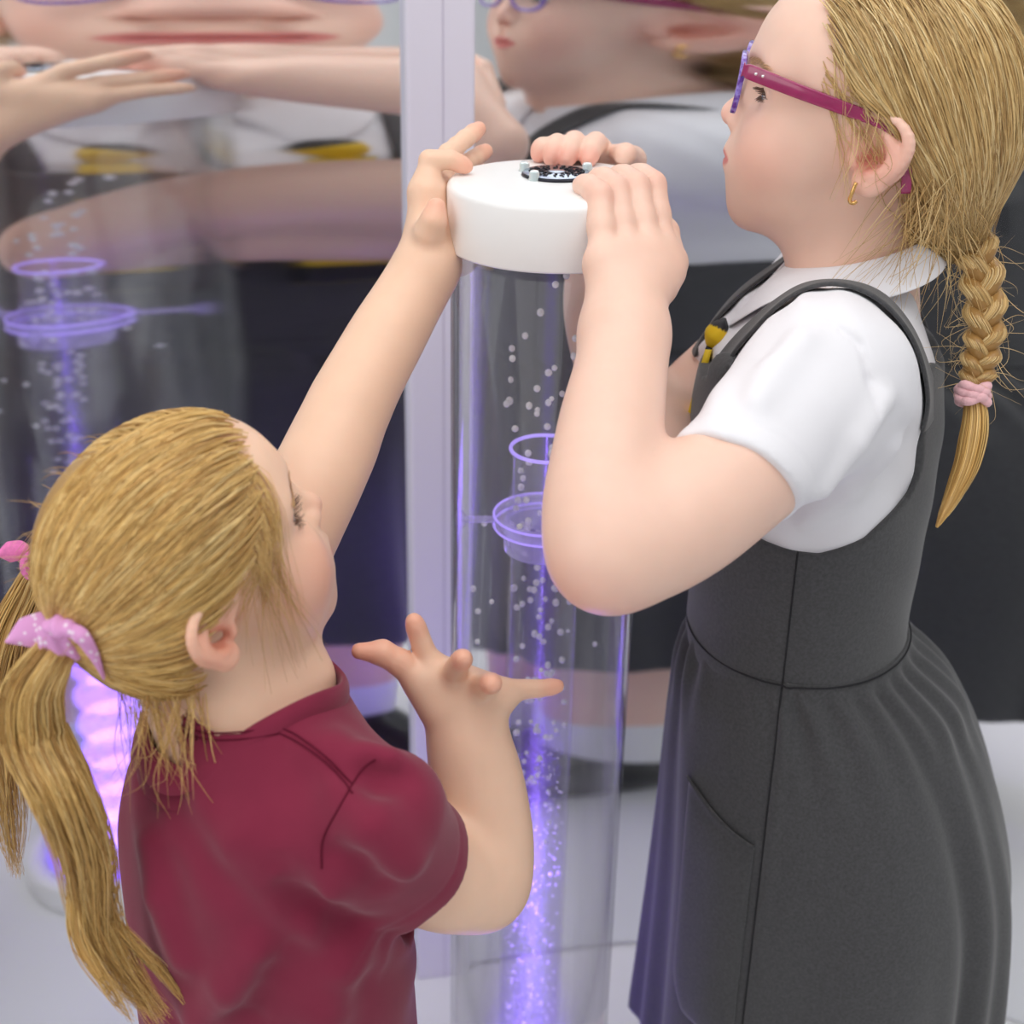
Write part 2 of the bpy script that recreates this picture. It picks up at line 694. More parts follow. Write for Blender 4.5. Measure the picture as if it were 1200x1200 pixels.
# left wall with a wide window
xl = wl[0]
def lwall(name, y0, y1, z0, z1, mat=M_wall, x0=None, x1=None):
    v, f = boxmesh((xl - .1 if x0 is None else x0, y0, z0), (xl if x1 is None else x1, y1, z1))
    return struct(name, v, f, mat)
o = lwall('wall_left', YF, wl[1], FLOOR, .75)
WY0, WY1, WZ0, WZ1 = -2.1, .55, .75, 2.35
for a in ((YF, WY0, WZ0, WZ1), (WY1, wl[1], WZ0, WZ1), (YF, wl[1], WZ1, 2.7)):
    q = lwall('wall_left_section', *a)
    q.parent = o
wf = link_mesh('window_1', *boxmesh((xl - .07, WY0, WZ0), (xl - .03, WY0 + .06, WZ1)), M_trim, smooth=False)
wf['kind'] = 'structure'
for nm, a, b in (('window_frame', (xl - .07, WY1 - .06, WZ0), (xl - .03, WY1, WZ1)), ('window_frame', (xl - .07, WY0, WZ0), (xl - .03, WY1, WZ0 + .06)),
                 ('window_frame', (xl - .07, WY0, WZ1 - .06), (xl - .03, WY1, WZ1)), ('window_frame', (xl - .065, -.8, WZ0), (xl - .035, -.75, WZ1))):
    link_mesh(nm, *boxmesh(a, b), M_trim, wf, smooth=False)
M_pane = clear_plastic('window_glass', (.97, .99, .98), 1.0)
link_mesh('window_pane', *boxmesh((xl - .054, WY0 + .03, WZ0 + .03), (xl - .046, WY1 - .03, WZ1 - .03)), M_pane, wf, smooth=False)

# mirror panels: bowed acrylic sheets, their edges under the joint strip
mt, nt, b = mat_new('acrylic_mirror')
b.inputs['Base Color'].default_value = (.86, .88, .90, 1)
b.inputs['Metallic'].default_value = 1
b.inputs['Roughness'].default_value = .035
M_mirror = mt
MR = dict(R=(14.5, (.37, -12.2, 17.1)), L=(20.3, (-2.148, 4.366, .82)))
def mirror(name, start, ang, kap, sgn, L, z0=FLOOR + .005, z1=2.1, t=.005, n=160):
    s = np.linspace(0, L, n)
    th = math.radians(ang) + sgn * (kap[0] * s + kap[1] * s ** 2 / 2 + kap[2] * s ** 3 / 3)
    ds = s[1]
    x = start[0] + sgn * np.concatenate([[0], np.cumsum(np.cos(th[:-1]) * ds)])
    y = start[1] + sgn * np.concatenate([[0], np.cumsum(np.sin(th[:-1]) * ds)])
    nx, ny = -np.sin(th), np.cos(th)
    v = []
    for i in range(n):
        for (ox, z) in ((0, z0), (0, z1), (t, z1), (t, z0)):
            v.append((x[i] + nx[i] * ox, y[i] + ny[i] * ox, z))
    f = []
    for i in range(n - 1):
        for k in range(4):
            a, b2 = i * 4 + k, i * 4 + (k + 1) % 4
            q = (a, a + 4, b2 + 4, b2)
            f.append(q if sgn > 0 else q[::-1])
    f += [(0, 1, 2, 3), tuple((n - 1) * 4 + k for k in (3, 2, 1, 0))]
    o = link_mesh(name, v, f, M_mirror, smooth=True)
    me = o.data
    for p_ in me.polygons:
        nz = abs(p_.normal.z)
        if nz > .5 or p_.index >= (n - 1) * 4:
            p_.use_smooth = False
    mod = o.modifiers.new('e', 'EDGE_SPLIT')
    mod.split_angle = math.radians(40)
    return o
sr = W0 + wdir * .027 - wnrm * .008
sl = W0 - wdir * .027 - wnrm * .008
mr_ = mirror('mirror_panel', sr, MR['R'][0], MR['R'][1], 1, .74)
tag(mr_, 'bowed acrylic mirror panel behind the older girl and the bubble tube', 'mirror', 'acrylic mirror panels')
ml_ = mirror('mirror_panel', sl, MR['L'][0], MR['L'][1], -1, .76)
tag(ml_, 'bowed acrylic mirror panel behind the head of the girl in maroon', 'mirror', 'acrylic mirror panels')
# joint strip with a fine groove
a = W0 - wdir * .0315
def strip_box(u0, u1, d0, d1, z0, z1):
    c = [W0 + wdir * u0 + wnrm * d0, W0 + wdir * u1 + wnrm * d0, W0 + wdir * u1 + wnrm * d1, W0 + wdir * u0 + wnrm * d1]
    return c
v, f = boxmesh((-.0315, -.15, FLOOR), (.0315, .004, 2.7), .003, 2)
sv = np.array([W0 + wdir * q[0] + wnrm * q[1] + V(0, 0, q[2]) for q in v])
jo = struct('trim_1', sv, f, M_trim)
v, f = boxmesh((.0015, .0035, FLOOR), (.0028, .0044, 2.7))
M_groove = simple('groove_grey', srgb(196, 190, 208), .6)
q = link_mesh('groove', [W0 + wdir * q[0] + wnrm * q[1] + V(0, 0, q[2]) for q in v], f, M_groove, jo, smooth=False)

# ------------------------------------------------------------------ bubble tube
TX, TY, TZ = .026, 1.017, 1.07
RO = .075
M_tube = clear_plastic('clear_acrylic', (.985, .985, .99), .8)
M_inner = clear_plastic('clear_inner_acrylic', (.975, .97, .99), .22, haze=.012, hazecol=(.9, .88, 1))
M_edge = clear_plastic('acrylic_edge_added_glow', (.8, .78, .95), .6, haze=.55, hazecol=(.86, .8, 1.0), glow=.35)  # violet emission added to rim and ring edges, which are no lamps
M_bracket = clear_plastic('frosted_acrylic_added_glow', (.93, .92, 1), .8, haze=.28, hazecol=(.86, .82, 1.0), glow=.05)  # faint violet emission added over the whole bracket
T = root_at('bubble_tube', (TX, TY, FLOOR))
tag(T, 'tall clear bubble tube with white cap and purple glow between the two girls', 'bubble tube')

def tpart(name, prof, mat, n=128, **k):
    v, f = lathe(prof, n, (TX, TY))
    return part(name, v, f, mat, T, **k)
tpart('outer_tube', [(RO, FLOOR + .03), (RO, TZ - .02), (RO - .004, TZ - .02), (RO - .004, FLOOR + .03), (RO, FLOOR + .03)], M_tube)
capR = .0778
pr = [(0, TZ), (.05, TZ)]
for i in range(9):
    t = i / 8 * PI / 2
    pr.append((capR - .007 + .007 * math.sin(t), TZ - .007 + .007 * math.cos(t)))
pr += [(capR, TZ - .047), (capR - .001, TZ - .0485), (RO + .0006, TZ - .0485), (RO + .0006, TZ - .012), (0, TZ - .012)]
cap = tpart('cap', pr, M_white)
base = tpart('base', [(0, FLOOR), (.098, FLOOR), (.1, FLOOR + .004), (.1, FLOOR + .03), (.096, FLOOR + .036), (RO + .001, FLOOR + .036), (RO + .001, FLOOR + .02), (0, FLOOR + .02)], M_white)
RI, ZR = .0292, .861
inner = tpart('inner_tube', [(RI, FLOOR + .03), (RI, ZR - .001), (RI - .0025, ZR - .001), (RI - .0025, FLOOR + .03), (RI, FLOOR + .03)], M_inner, 96)
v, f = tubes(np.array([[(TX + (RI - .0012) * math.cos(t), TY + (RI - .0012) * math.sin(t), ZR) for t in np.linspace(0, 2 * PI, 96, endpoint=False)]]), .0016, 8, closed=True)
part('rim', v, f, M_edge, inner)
# centring bracket: a flat ring with three arms and end knobs
ZB = .80
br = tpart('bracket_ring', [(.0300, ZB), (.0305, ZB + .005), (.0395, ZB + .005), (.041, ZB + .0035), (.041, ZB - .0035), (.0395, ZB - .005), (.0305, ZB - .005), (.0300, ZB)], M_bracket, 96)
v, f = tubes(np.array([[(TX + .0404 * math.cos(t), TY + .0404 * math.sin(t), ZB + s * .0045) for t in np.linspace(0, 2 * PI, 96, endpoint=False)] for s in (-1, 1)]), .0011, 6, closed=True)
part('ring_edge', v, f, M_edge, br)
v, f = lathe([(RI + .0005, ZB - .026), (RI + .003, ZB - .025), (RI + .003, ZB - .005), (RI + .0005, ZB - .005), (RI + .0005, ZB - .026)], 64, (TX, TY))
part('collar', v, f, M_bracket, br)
for k in range(3):
    an = math.radians(183 + 120 * k)
    d = V(math.cos(an), math.sin(an), 0)
    c = V(TX, TY, ZB)
    pts = np.array([[c + d * r_ for r_ in np.linspace(.040, .0665, 8)]])
    v, f = tubes(pts, .0031, 10)
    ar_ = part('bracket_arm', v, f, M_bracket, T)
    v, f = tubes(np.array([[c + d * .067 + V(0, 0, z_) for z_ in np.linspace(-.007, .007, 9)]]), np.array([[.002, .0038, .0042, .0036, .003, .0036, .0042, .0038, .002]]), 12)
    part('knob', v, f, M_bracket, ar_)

# cover plate on the cap: dark edged disc, silver raised script, three clear-headed bolts
M_dark = simple('dark_metal', (.012, .012, .02), .25, metal=.6)
M_silver = simple('brushed_silver', srgb(176, 184, 200), .22, metal=1.0)
M_clearhead = simple('milky_bolt_head', srgb(205, 220, 222), .15, Transmission_Weight=.3)
PC = V(.0275, 1.030, TZ)
v, f = lathe([(0, .0022), (.024, .0022), (.0255, .0015), (.026, .0002), (0, .0002)], 64)
plate = part('cover_plate', v + PC, f, M_dark, T)
v, f = lathe([(0, .0029), (.0240, .0029), (.0246, .0022), (0, .0022)], 64)
part('plate_face', v + PC, f, M_silver, plate)
v, f = lathe([(0, .0040), (.0052, .0038), (.0072, .0029), (0, .0029)], 40)
part('plate_centre', v + PC, f, M_silver, plate)
# script: short upright strokes and loops standing in two rows round the plate
sv, sf, nvv = [], [], 0
rr = random.Random(3)
paths = []
for row, (r0, r1, cnt) in enumerate(((.0088, .0134, 15), (.0150, .0205, 21))):
    for k in range(cnt):
        a0 = 2 * PI * k / cnt + row * .1
        for st in range(rr.choice((1, 2, 2, 3))):
            da0, da1 = rr.uniform(-.09, .09), rr.uniform(-.09, .09)
            ra, rb = (r0, r1) if st < 1 else (rr.uniform(r0, r1), rr.uniform(r0, r1))
            paths.append([PC + V(math.cos(a0 + da0 + (da1 - da0) * t) * (ra + (rb - ra) * t), math.sin(a0 + da0 + (da1 - da0) * t) * (ra + (rb - ra) * t), .0031 + .0006 * math.sin(PI * t)) for t in np.linspace(0, 1, 6)])
v, f = tubes(np.array(paths), .00052, 6)
part('plate_script', v, f, M_dark, plate)
for (bx, by) in ((-.0235, .012), (-.0165, -.0185), (.0225, .0135)):
    c = PC + V(bx, by, 0)
    v, f = lathe([(0, .0072), (.0026, .0070), (.0037, .0055), (.0037, .0018), (.0043, .0010), (.0043, 0), (0, 0)], 24)
    part('bolt', v + c, f, M_clearhead, T)

# light ring in the base; point lights added up the axis imitate lit water
mt, nt, b = mat_new('violet_light_ring')
b.inputs['Base Color'].default_value = (.25, .12, .9, 1)
b.inputs['Emission Color'].default_value = (.22, .08, 1, 1)
b.inputs['Emission Strength'].default_value = 1.6
tpart('light_ring', [(.036, FLOOR + .0302), (.040, FLOOR + .033), (.062, FLOOR + .033), (.066, FLOOR + .0302), (.036, FLOOR + .0302)], mt, 64)
for k in range(10):
    l = bpy.data.lights.new('tube_glow_fill', 'POINT')
    l.energy = .085 - .004 * k if k < 8 else .14
    l.color = (.28, .13, 1)
    l.shadow_soft_size = .026
    lo_ = bpy.data.objects.new('tube_glow_fill', l)
    col.objects.link(lo_)
    lo_.location = (TX, TY, FLOOR + .06 + .042 * k)

# bubbles
mt, nt, b = mat_new('air_bubble')
b.inputs['Base Color'].default_value = (.96, .94, 1, 1)
b.inputs['Roughness'].default_value = .2
b.inputs['Subsurface Weight'].default_value = .6
b.inputs['Subsurface Radius'].default_value = (1, .9, 1)
b.inputs['Subsurface Scale'].default_value = .004
M_bub = mt
bm = bmesh.new()
bmesh.ops.create_icosphere(bm, subdivisions=2, radius=1)
for fc in bm.faces:
    fc.smooth = True
bub_me = bpy.data.meshes.new('air_bubble')
bm.to_mesh(bub_me)
bm.free()
bub_me.materials.append(M_bub)
BUB_ALL = (np.array([v_.co for v_ in bub_me.vertices]), np.array([p_.vertices[:] for p_ in bub_me.polygons]))
def bubble(p, r, sq, zone):
    o = bpy.data.objects.new('air_bubble', bub_me)
    col.objects.link(o)
    o.location = p
    o.scale = (r, r, r * sq)
    lab = {'top': 'small white air bubble rising in the tube above the inner tube rim',
           'mid': 'small lilac air bubble rising inside the upper inner tube',
           'low': 'small violet air bubble rising inside the glowing lower inner tube',
           'out': 'small pale air bubble between the inner and the outer tube wall'}[zone]
    grp = {'top': 'bubbles above the inner tube', 'mid': 'bubbles in the upper inner tube', 'low': 'bubbles in the lower inner tube', 'out': 'bubbles outside the inner tube'}[zone]
    tag(o, lab, 'bubble', grp)
br_ = random.Random(11)
placed = []
def try_place(zf, rmax, rmin, rad, zone, n):
    c = 0
    for _ in range(n * 40):
        if c >= n:
            break
        a_ = br_.uniform(0, 2 * PI)
        q = rmin + (rmax - rmin) * math.sqrt(br_.random())
        z = zf()
        r = br_.uniform(*rad)
        p = (TX + q * math.cos(a_), TY + q * math.sin(a_), z)
        if all((p[0] - o[0]) ** 2 + (p[1] - o[1]) ** 2 + (p[2] - o[2]) ** 2 > (r + o[3]) ** 2 for o in placed):
            placed.append((*p, r))
            bubble(p, r, br_.uniform(.95, 1.25), zone)
            c += 1
try_place(lambda: br_.triangular(.868, .965, .875), .040, 0, (.0021, .0031), 'top', 26)
for p in ((.028, .99, 1.0), (.036, 1.0, 1.004), (.05, .985, .985), (-.002, .985, .945)):
    placed.append((*p, .0026))
    bubble(p, .0026, 1.1, 'top')
try_place(lambda: br_.uniform(.58, .858), .0235, 0, (.0021, .0030), 'mid', 92)
try_place(lambda: .10 + .48 * br_.random() ** 1.25, .0238, 0, (.0015, .0026), 'low', 150)
try_place(lambda: br_.triangular(.60, .85, .75), .064, .038, (.0018, .0026), 'out', 12)
# very fine bubbles too many to count
vs, fs, off = [], [], 0
bm = bmesh.new()
bmesh.ops.create_icosphere(bm, subdivisions=1, radius=1)
bv = np.array([v_.co for v_ in bm.verts])
bf = np.array([[v_.index for v_ in f_.verts] for f_ in bm.faces])
bm.free()
for _ in range(900):
    a_ = br_.uniform(0, 2 * PI)
    q = .0245 * math.sqrt(br_.random())
    z = .085 + .5 * br_.random() ** 1.9
    vs.append(bv * br_.uniform(.0006, .0013) + V(TX + q * math.cos(a_), TY + q * math.sin(a_), z))
    fs.append(bf + off)
    off += len(bv)
o = link_mesh('fine_bubbles', np.concatenate(vs), np.concatenate(fs), M_bub)
tag(o, 'haze of very fine violet bubbles low in the inner tube', 'bubbles', kind='stuff')

# ------------------------------------------------------------------ people: shared modelling
def mm(*a):
    return np.array(a, float) * .001

def MIRY(n):
    fl = V(1, -1, 1)
    return N(lambda p, bc, br: n(p * fl, bc * fl, br), None if n.c is None else n.c * fl, n.r)

def ear_node():
    """left ear, axes: x forward, y outward, z up, canal at the origin"""
    plate = US(ell(mm(-6, 1, 6), mm(15, 4.5, 24), rotm(0, 0, 0)), [(ell(mm(1, -1, -15), mm(8, 4.5, 9)), .006)])
    helix = curve([mm(6, 3, 2), mm(10, 4, 12), mm(8, 5, 25), mm(0, 6, 32), mm(-11, 6.5, 30), mm(-19, 6.5, 19), mm(-19.5, 6, 6), mm(-14, 5, -6), mm(-7, 3.5, -15)],
                  mm(2.0, 2.6, 3.0, 3.2, 3.3, 3.2, 3.0, 2.8, 2.4), 22, .002)
    lobe = ell(mm(-1, 2.5, -18), mm(7, 3.6, 7.5))
    d = US(plate, [(helix, .003), (lobe, .006)])
    d = SUB(d, ell(mm(-7, 7, 17), mm(8.5, 4.6, 11), rotm(0, 0, 8)), .004)
    d = SUB(d, ell(mm(-3, 6, 0), mm(8.5, 7, 9.5)), .004)
    anti = curve([mm(-4, 3.4, 24), mm(-9.5, 4.2, 16), mm(-13, 4.4, 6), mm(-10, 4.2, -4), mm(-4, 3.8, -9.5)], mm(2.2, 2.7, 2.8, 2.7, 2.6), 14, .002)
    d = US(d, [(anti, .004), (ell(mm(7.5, 3.2, -1), mm(3.6, 3, 5)), .004), (sph(mm(-2, 3.2, -10), .0032), .004)])
    d = SUB(d, capsule(mm(2, 4, 0), mm(0, -6, 0), .0032, .0025), .003)
    return d

def head_node(eye=4.6, eyez=20.0, back=90, earf=24, chub=0.0, ears=1.0, earsc=V(1, 1, 1), top=78, brow_top=47):
    c = back
    d = US(ell(mm((90 - c) / 2, 0, 42), mm((90 + c) / 2, 72, top)), [
        (ell(mm(38, 0, 52), mm(51, 60, brow_top)), .03),
        (ell(mm(42, 0, -6), mm(43, 52, 50)), .03),
        (ell(mm(40, 0, -44), mm(36, 42 + chub, 31)), .03),
        (ell(mm(57, 32, -12), mm(27, 23 + chub, 25 + chub)), .02),
        (ell(mm(57, -32, -12), mm(27, 23 + chub, 25 + chub)), .02),
        (ell(mm(70, 0, -32), mm(21, 26, 24)), .02),
        (sph(mm(65.5, 0, -65), .0135), .022),
        (ell(mm(79, 0, -21), mm(12, 15, 9)), .014),
        # brow
        (capsule(mm(82, -10, 36), mm(72, -42, 35), .007, .006), .02),
        (capsule(mm(82, 10, 36), mm(72, 42, 35), .007, .006), .02),
    ])
    for s in (1, -1):
        d = SUB(d, ell(mm(91, s * 30, eyez + 1), mm(15, 18, 12), rotm(0, 0, s * 18)), .016)
        lid = ell(mm(68.5, s * 30, eyez), mm(13.4, 14.2, 12.6))
        d = US(d, [(lid, .007)])
        d = SUB(d, ell(mm(84, s * 30.5, eyez - .6), mm(13, 13.2, eye), rotm(s * -4, 0, s * 20)), .0014)
        # lid folds
        fold = curve([mm(76.5, s * 17.5, eyez + 3), mm(83.3, s * 25, eyez + 8.2), mm(82.3, s * 34, eyez + 8.2), mm(75.5, s * 43.5, eyez + 3)], mm(.5, .75, .75, .5), 12, .001)
        d = SUB(d, fold, .002)
    # nose
    d = US(d, [
        (capsule(mm(80, 0, 24), mm(94.5, 0, 3), .0062, .0062), .013),
        (sph(mm(98.2, 0, -3.6), .0079), .006),
        (ell(mm(91, 9, -8), mm(8, 5.6, 6.2)), .005),
        (ell(mm(91, -9, -8), mm(8, 5.6, 6.2)), .005),
        (capsule(mm(97, 0, -9), mm(89, 0, -13.5), .0036, .0036), .004),
    ])
    for s in (1, -1):
        d = SUB(d, ell(mm(94.5, s * 5.2, -12.5), mm(5.2, 2.9, 3.6), rotm(0, 0, s * 22)), .002)
    # lips
    up = curve([mm(77, -20, -33), mm(85.5, -12, -29.6), mm(91.4, -4.5, -27.1), mm(91.8, 0, -28), mm(91.4, 4.5, -27.1), mm(85.5, 12, -29.6), mm(77, 20, -33)],
               mm(1.6, 3.2, 4.0, 4.0, 4.0, 3.2, 1.6), 22, .002)
    lo = curve([mm(77, -19, -34), mm(84.5, -11, -36.6), mm(88.6, 0, -37.8), mm(84.5, 11, -36.6), mm(77, 19, -34)], mm(1.6, 3.5, 4.7, 3.5, 1.6), 20, .002)
    d = US(d, [(up, .004), (lo, .004)])
    cr = curve([mm(77, -21, -33.8), mm(88, -12, -33.4), mm(93.5, 0, -33), mm(88, 12, -33.4), mm(77, 21, -33.8)], mm(.9, 1.1, 1.2, 1.1, .9), 20, .001)
    d = SUB(d, cr, .0022)
    d = SUB(d, capsule(mm(97.5, 0, -15), mm(95, 0, -25), .0022, .0028), .005)
    e = ear_node()
    el0 = N(lambda p, bc, br: e(p / earsc, bc, br) * float(earsc.min()), e.c, e.r * float(earsc.max()) * 1.1)
    el = XF(el0, mm(-2, 67.5, 3), rotm(0, 14, -earf), ears)
    d = US(d, [(el, .007), (MIRY(el), .007)])
    return d

SK = dict()
def skin_colors(base, extra):
    """base colour plus (centre, radius, colour, strength) spots in world space"""
    def f(v):
        c = np.tile(np.array(base), (len(v), 1))
        for ce, ra, co, st in extra:
            d = np.linalg.norm((v - ce), axis=1) / ra
            wgt = st * np.clip(1 - d * d, 0, 1) ** 1.2
            c = c * (1 - wgt[:, None]) + np.array(co) * wgt[:, None]
        return c
    return f

def lip_paint(O, Rm, s, co, st=.8):
    def f(v, c):
        q = (v - O) @ Rm / s * 1000
        x, y, z = q.T
        t = np.abs(y) / 19.5
        top = -25.3 - 5.5 * np.clip(t, 0, 1) ** 1.6 - 1.2 * np.exp(-(y / 3) ** 2)
        bot = -41.2 + 7.2 * np.clip(t, 0, 1) ** 2
        wgt = st * np.clip((top - z) / 2.2, 0, 1) * np.clip((z - bot) / 2.2, 0, 1) * (x > 70) * np.clip((1.04 - t) * 8, 0, 1)
        # nostrils and mouth corner stay the plain skin colour
        return c * (1 - wgt[:, None]) + np.array(co) * wgt[:, None]
    return f

def eyes(root, O, Rm, s, eyez, gaze, iris):
    """eyeballs with iris and pupil, child meshes"""
    M_eye = MATS['eye_' + iris]
    for sg in (1, -1):
        c = O + Rm @ mm(68.5, sg * 30, eyez) * s
        r = .0122 * s
        n, mth = 40, 24
        g = unit(Rm @ unit(V(*gaze)))
        up = unit(np.cross(g, V(.1, .2, 1)))
        u2 = np.cross(g, up)
        v, f, cl = [], [], []
        for i in range(mth + 1):
            a = PI * i / mth
            for j in range(n):
                b = 2 * PI * j / n
                rad = r * (1 + .035 * math.exp(-(a / .38) ** 2))
                v.append(c + rad * (math.cos(a) * g + math.sin(a) * (math.cos(b) * up + math.sin(b) * u2)))
                cl.append((.008, .006, .006) if a < .2 else ((.16, .24, .34) if a < .46 else (.86, .82, .80)))
        v, cl = np.array(v), np.array(cl)
        f = grid_faces(mth + 1, n)
        k = np.arange(mth)[:, None] * n
        q = np.stack([k[:, 0] + n - 1, k[:, 0], k[:, 0] + n, k[:, 0] + 2 * n - 1], 1)
        part('eye', v, np.concatenate([f, q]), M_eye, root, colors=cl)

def lash_paths(O, Rm, s, eyez, sg, eye, upper=True, n=34, rs=None, droop=0, ln=8.5):
    rs = rs or random.Random(5)
    out = []
    for i in range(n):
        t = (i + rs.uniform(-.3, .3)) / (n - 1)
        y = 17.5 + 25 * t
        zz = (eye * math.sin(PI * min(max(t, 0.02), .98)) ** .8)
        x = 80.5 - 9 * ((y - 27) / 15) ** 2
        z = eyez - .6 + (zz if upper else -zz)
        p0 = V(x, y, z)
        L = ln * (.7 + .5 * t) * rs.uniform(.8, 1.1) * (1 if upper else .55)
        dr = unit(V(1, (t - .35) * 1.1, (.1 - droop) if upper else -.5))
        pts = [p0 + dr * L * k / 5 + V(0, 0, (1 if upper else -.4) * 2.0 * (k / 5) ** 2) for k in range(6)]
        out.append([O + Rm @ (q * V(1, sg, 1) * .001) * s for q in pts])
    return out

def add_lashes(root, O, Rm, s, eyez, eye, mat, droop=0, ln=8.5):
    for sg in (1, -1):
        ps = lash_paths(O, Rm, s, eyez, sg, eye, True, droop=droop, ln=ln)
        ps += lash_paths(O, Rm, s, eyez, sg, eye, False, 22, ln=ln)
        v, f = tubes(np.array(ps), np.array([[.00030, .0003, .00027, .00022, .00016, .00008]]), 4)
        part('eyelashes', v, f, mat, root)

def brow(root, O, Rm, s, mat, z0=37, n=150):
    rs = random.Random(9)
    ps = []
    for sg in (1, -1):
        for i in range(n):
            t = rs.random()
            y = 11 + 33 * t
            z = z0 + 4.5 * math.sin(PI * (t * .75 + .05)) + rs.uniform(-2.2, 2.2) * (1 - .5 * t)
            x = 91.5 - .0085 * y * y
            d = unit(V(-.2, .9, .35 - .5 * t))
            pts = [V(x, y, z) + d * 6 * k / 4 for k in range(5)]
            ps.append([q * V(1, sg, 1) for q in pts])
    ps = np.array(ps) * .001 * s
    ps = ps @ Rm.T + O
    return ps

def hug(node, pts, off):
    """push points out to at least `off` above the field surface"""
    sh = pts.shape
    p = pts.reshape(-1, 3).copy()
    o = np.broadcast_to(np.asarray(off, float), sh[:-1]).reshape(-1)
    for _ in range(4):
        d = field_val(node, p)
        g = field_grad(node, p)
        m_ = d < o
        p[m_] += ((o - d)[:, None] * g)[m_]
    return p.reshape(sh)

def lerp(a, b, t):
    return a + (b - a) * t

MATS = {}
M_skinA = vcol_mat('fair_skin', .42, .22, (1, .42, .28), .004, bump=(900, .08, .0004), var=.05, vscale=45)
M_skinB = vcol_mat('warm_fair_skin', .42, .22, (1, .42, .28), .004, bump=(900, .08, .0004), var=.05, vscale=45)
MATS['eye_blue'] = vcol_mat('eye_surface', .06, spec=.8, var=0)
M_hair = vcol_mat('blonde_hair', .38, spec=.45, var=.10, vscale=140)
M_lash = simple('lash_brown', srgb(96, 72, 58), .5)
M_shirt = simple('white_cotton_pique', srgb(234, 233, 238), .85, spec=.15, bump=(1500, .12, .0006))
M_char = simple('charcoal_felt', srgb(74, 74, 76), .95, spec=.12, bump=(900, .25, .0008), var=(420, .42), Sheen_Weight=.25)
M_seam = simple('charcoal_seam', srgb(50, 50, 53), .95, spec=.1)
M_maroon = simple('maroon_cotton', srgb(128, 42, 66), .92, spec=.1, bump=(1300, .22, .0007), var=(38, .12), Sheen_Weight=.18)
M_maroon_seam = simple('maroon_stitching', srgb(96, 26, 46), .9, spec=.1)

# ------------------------------------------------------------------ older girl, right of the tube
PA = root_at('person', (.262, .98, FLOOR))
tag(PA, 'girl in charcoal pinafore and white polo shirt with glasses gripping the white cap', 'person')
OA = V(*P(965, 450, 1.055)[:2], 0)
RA = rotm(0, 0, 167)
def A(x, y, z):
    return OA + RA @ V(x, y, z)
HO, HR = P(1016.4, 170.9, .995), rotm(0, -12.2, 166.9)
AX = V(TX, TY, 0)

def PZ(px, py, z):
    v = ray(px, py)
    return CAM + v * ((z - CAM[2]) / v[2])

def arm(pts, radii, n=18):
    return curve(pts, radii, n, .012)

def finger(mcp, pip, dip, tip, r):
    """soft finger with slight knuckle swell"""
    p = [mcp, lerp(mcp, pip, .5), pip, lerp(pip, dip, .5), dip, lerp(dip, tip, .6), tip]
    rr_ = [r[0], r[0] * .97, r[1], r[1] * .93, r[2], r[2] * .96, r[3]]
    return U([capsule(p[i], p[i + 1], rr_[i], rr_[i + 1]) for i in range(6)], .003)

def hand(palm, fingers, k=.006):
    """palm shared by every finger, fingers kept apart from one another"""
    fs = [US(palm, [(f, k)]) for f in fingers]
    return U(fs, .0012)

# left (near) arm and hand
shL = A(-.002, .112, .962)
elL = P(711, 652, .835)
wrL = P(732, 385, .928)
armL = [arm([shL, P(858, 560, .878), P(782, 615, .852), elL], [.046, .036, .0345, .0305], 16),
        arm([elL, P(706, 590, .845), P(716, 500, .88), P(729, 425, .912), wrL], [.0305, .0305, .0285, .0245, .0232], 20)]
tipd = lambda q, k: unit(V(TX, TY, q[2]) - q) * k
mcpL = [P(773, 288, .974), P(757, 296, .958), P(733, 300, .947), P(707, 304, .938)]
pipL = [PZ(764, 217, TZ + .003), PZ(744, 219, TZ + .004), PZ(720, 222, TZ + .004), PZ(702, 229, TZ + .003)]
fL = []
for i, (a_, b_) in enumerate(zip(mcpL, pipL)):
    inw = unit(V(-.42, 1, 0))
    dip = b_ + inw * .016 + V(0, 0, .003)
    tip = dip + inw * .013 + V(0, 0, -.002)
    sc_ = (1, 1.03, 1, .9)[i]
    fL.append(finger(a_, b_, dip, tip, [.0108 * sc_, .0100 * sc_, .0086 * sc_, .0070 * sc_]))
palmL = U([capsule(wrL, lerp(wrL, m_, .86), .0215, .0135) for m_ in mcpL] + [capsule(lerp(wrL, mcpL[0], .45), P(783, 318, .965), .014, .011), capsule(mcpL[0], mcpL[3], .0098, .0092)], .014)
thL = chain([P(772, 335, .955), P(786, 308, .975), P(780, 272, .995), P(772, 250, 1.01)], [.013, .0115, .0092, .0065], .004)
handL = hand(palmL, fL + [thL])

# right (far) arm and hand
tipsR = [PZ(689, 187, TZ + .0052), PZ(664, 187, TZ + .0052), PZ(646, 186, TZ + .0052), PZ(631, 182, TZ + .0052)]
pipR = [PZ(698, 168, TZ + .013), PZ(673, 167, TZ + .014), PZ(653, 170, TZ + .013), PZ(637, 173, TZ + .011)]
wrR = P(712, 262, 1.185)
fR, mcpR = [], []
for i, (t_, p_) in enumerate(zip(tipsR, pipR)):
    dirn = unit(p_ - t_)
    dip = lerp(t_, p_, .5) + V(0, 0, .002)
    mc = p_ + V(.004 + .002 * (2 - i), .020, -.012)
    mcpR.append(mc)
    sc_ = (1, 1.02, .98, .88)[i]
    fR.append(finger(mc, p_, dip, t_, [.0092 * sc_, .0083 * sc_, .0073 * sc_, .006 * sc_]))
palmR = U([capsule(wrR, lerp(wrR, m_, .88), .019, .0125) for m_ in mcpR], .014)
thR = chain([lerp(wrR, mcpR[0], .5) + V(.012, 0, 0), mcpR[0] + V(.022, .0, -.004), PZ(733, 181, TZ + .007), PZ(720, 178, TZ + .006)], [.013, .0105, .008, .006], .004)
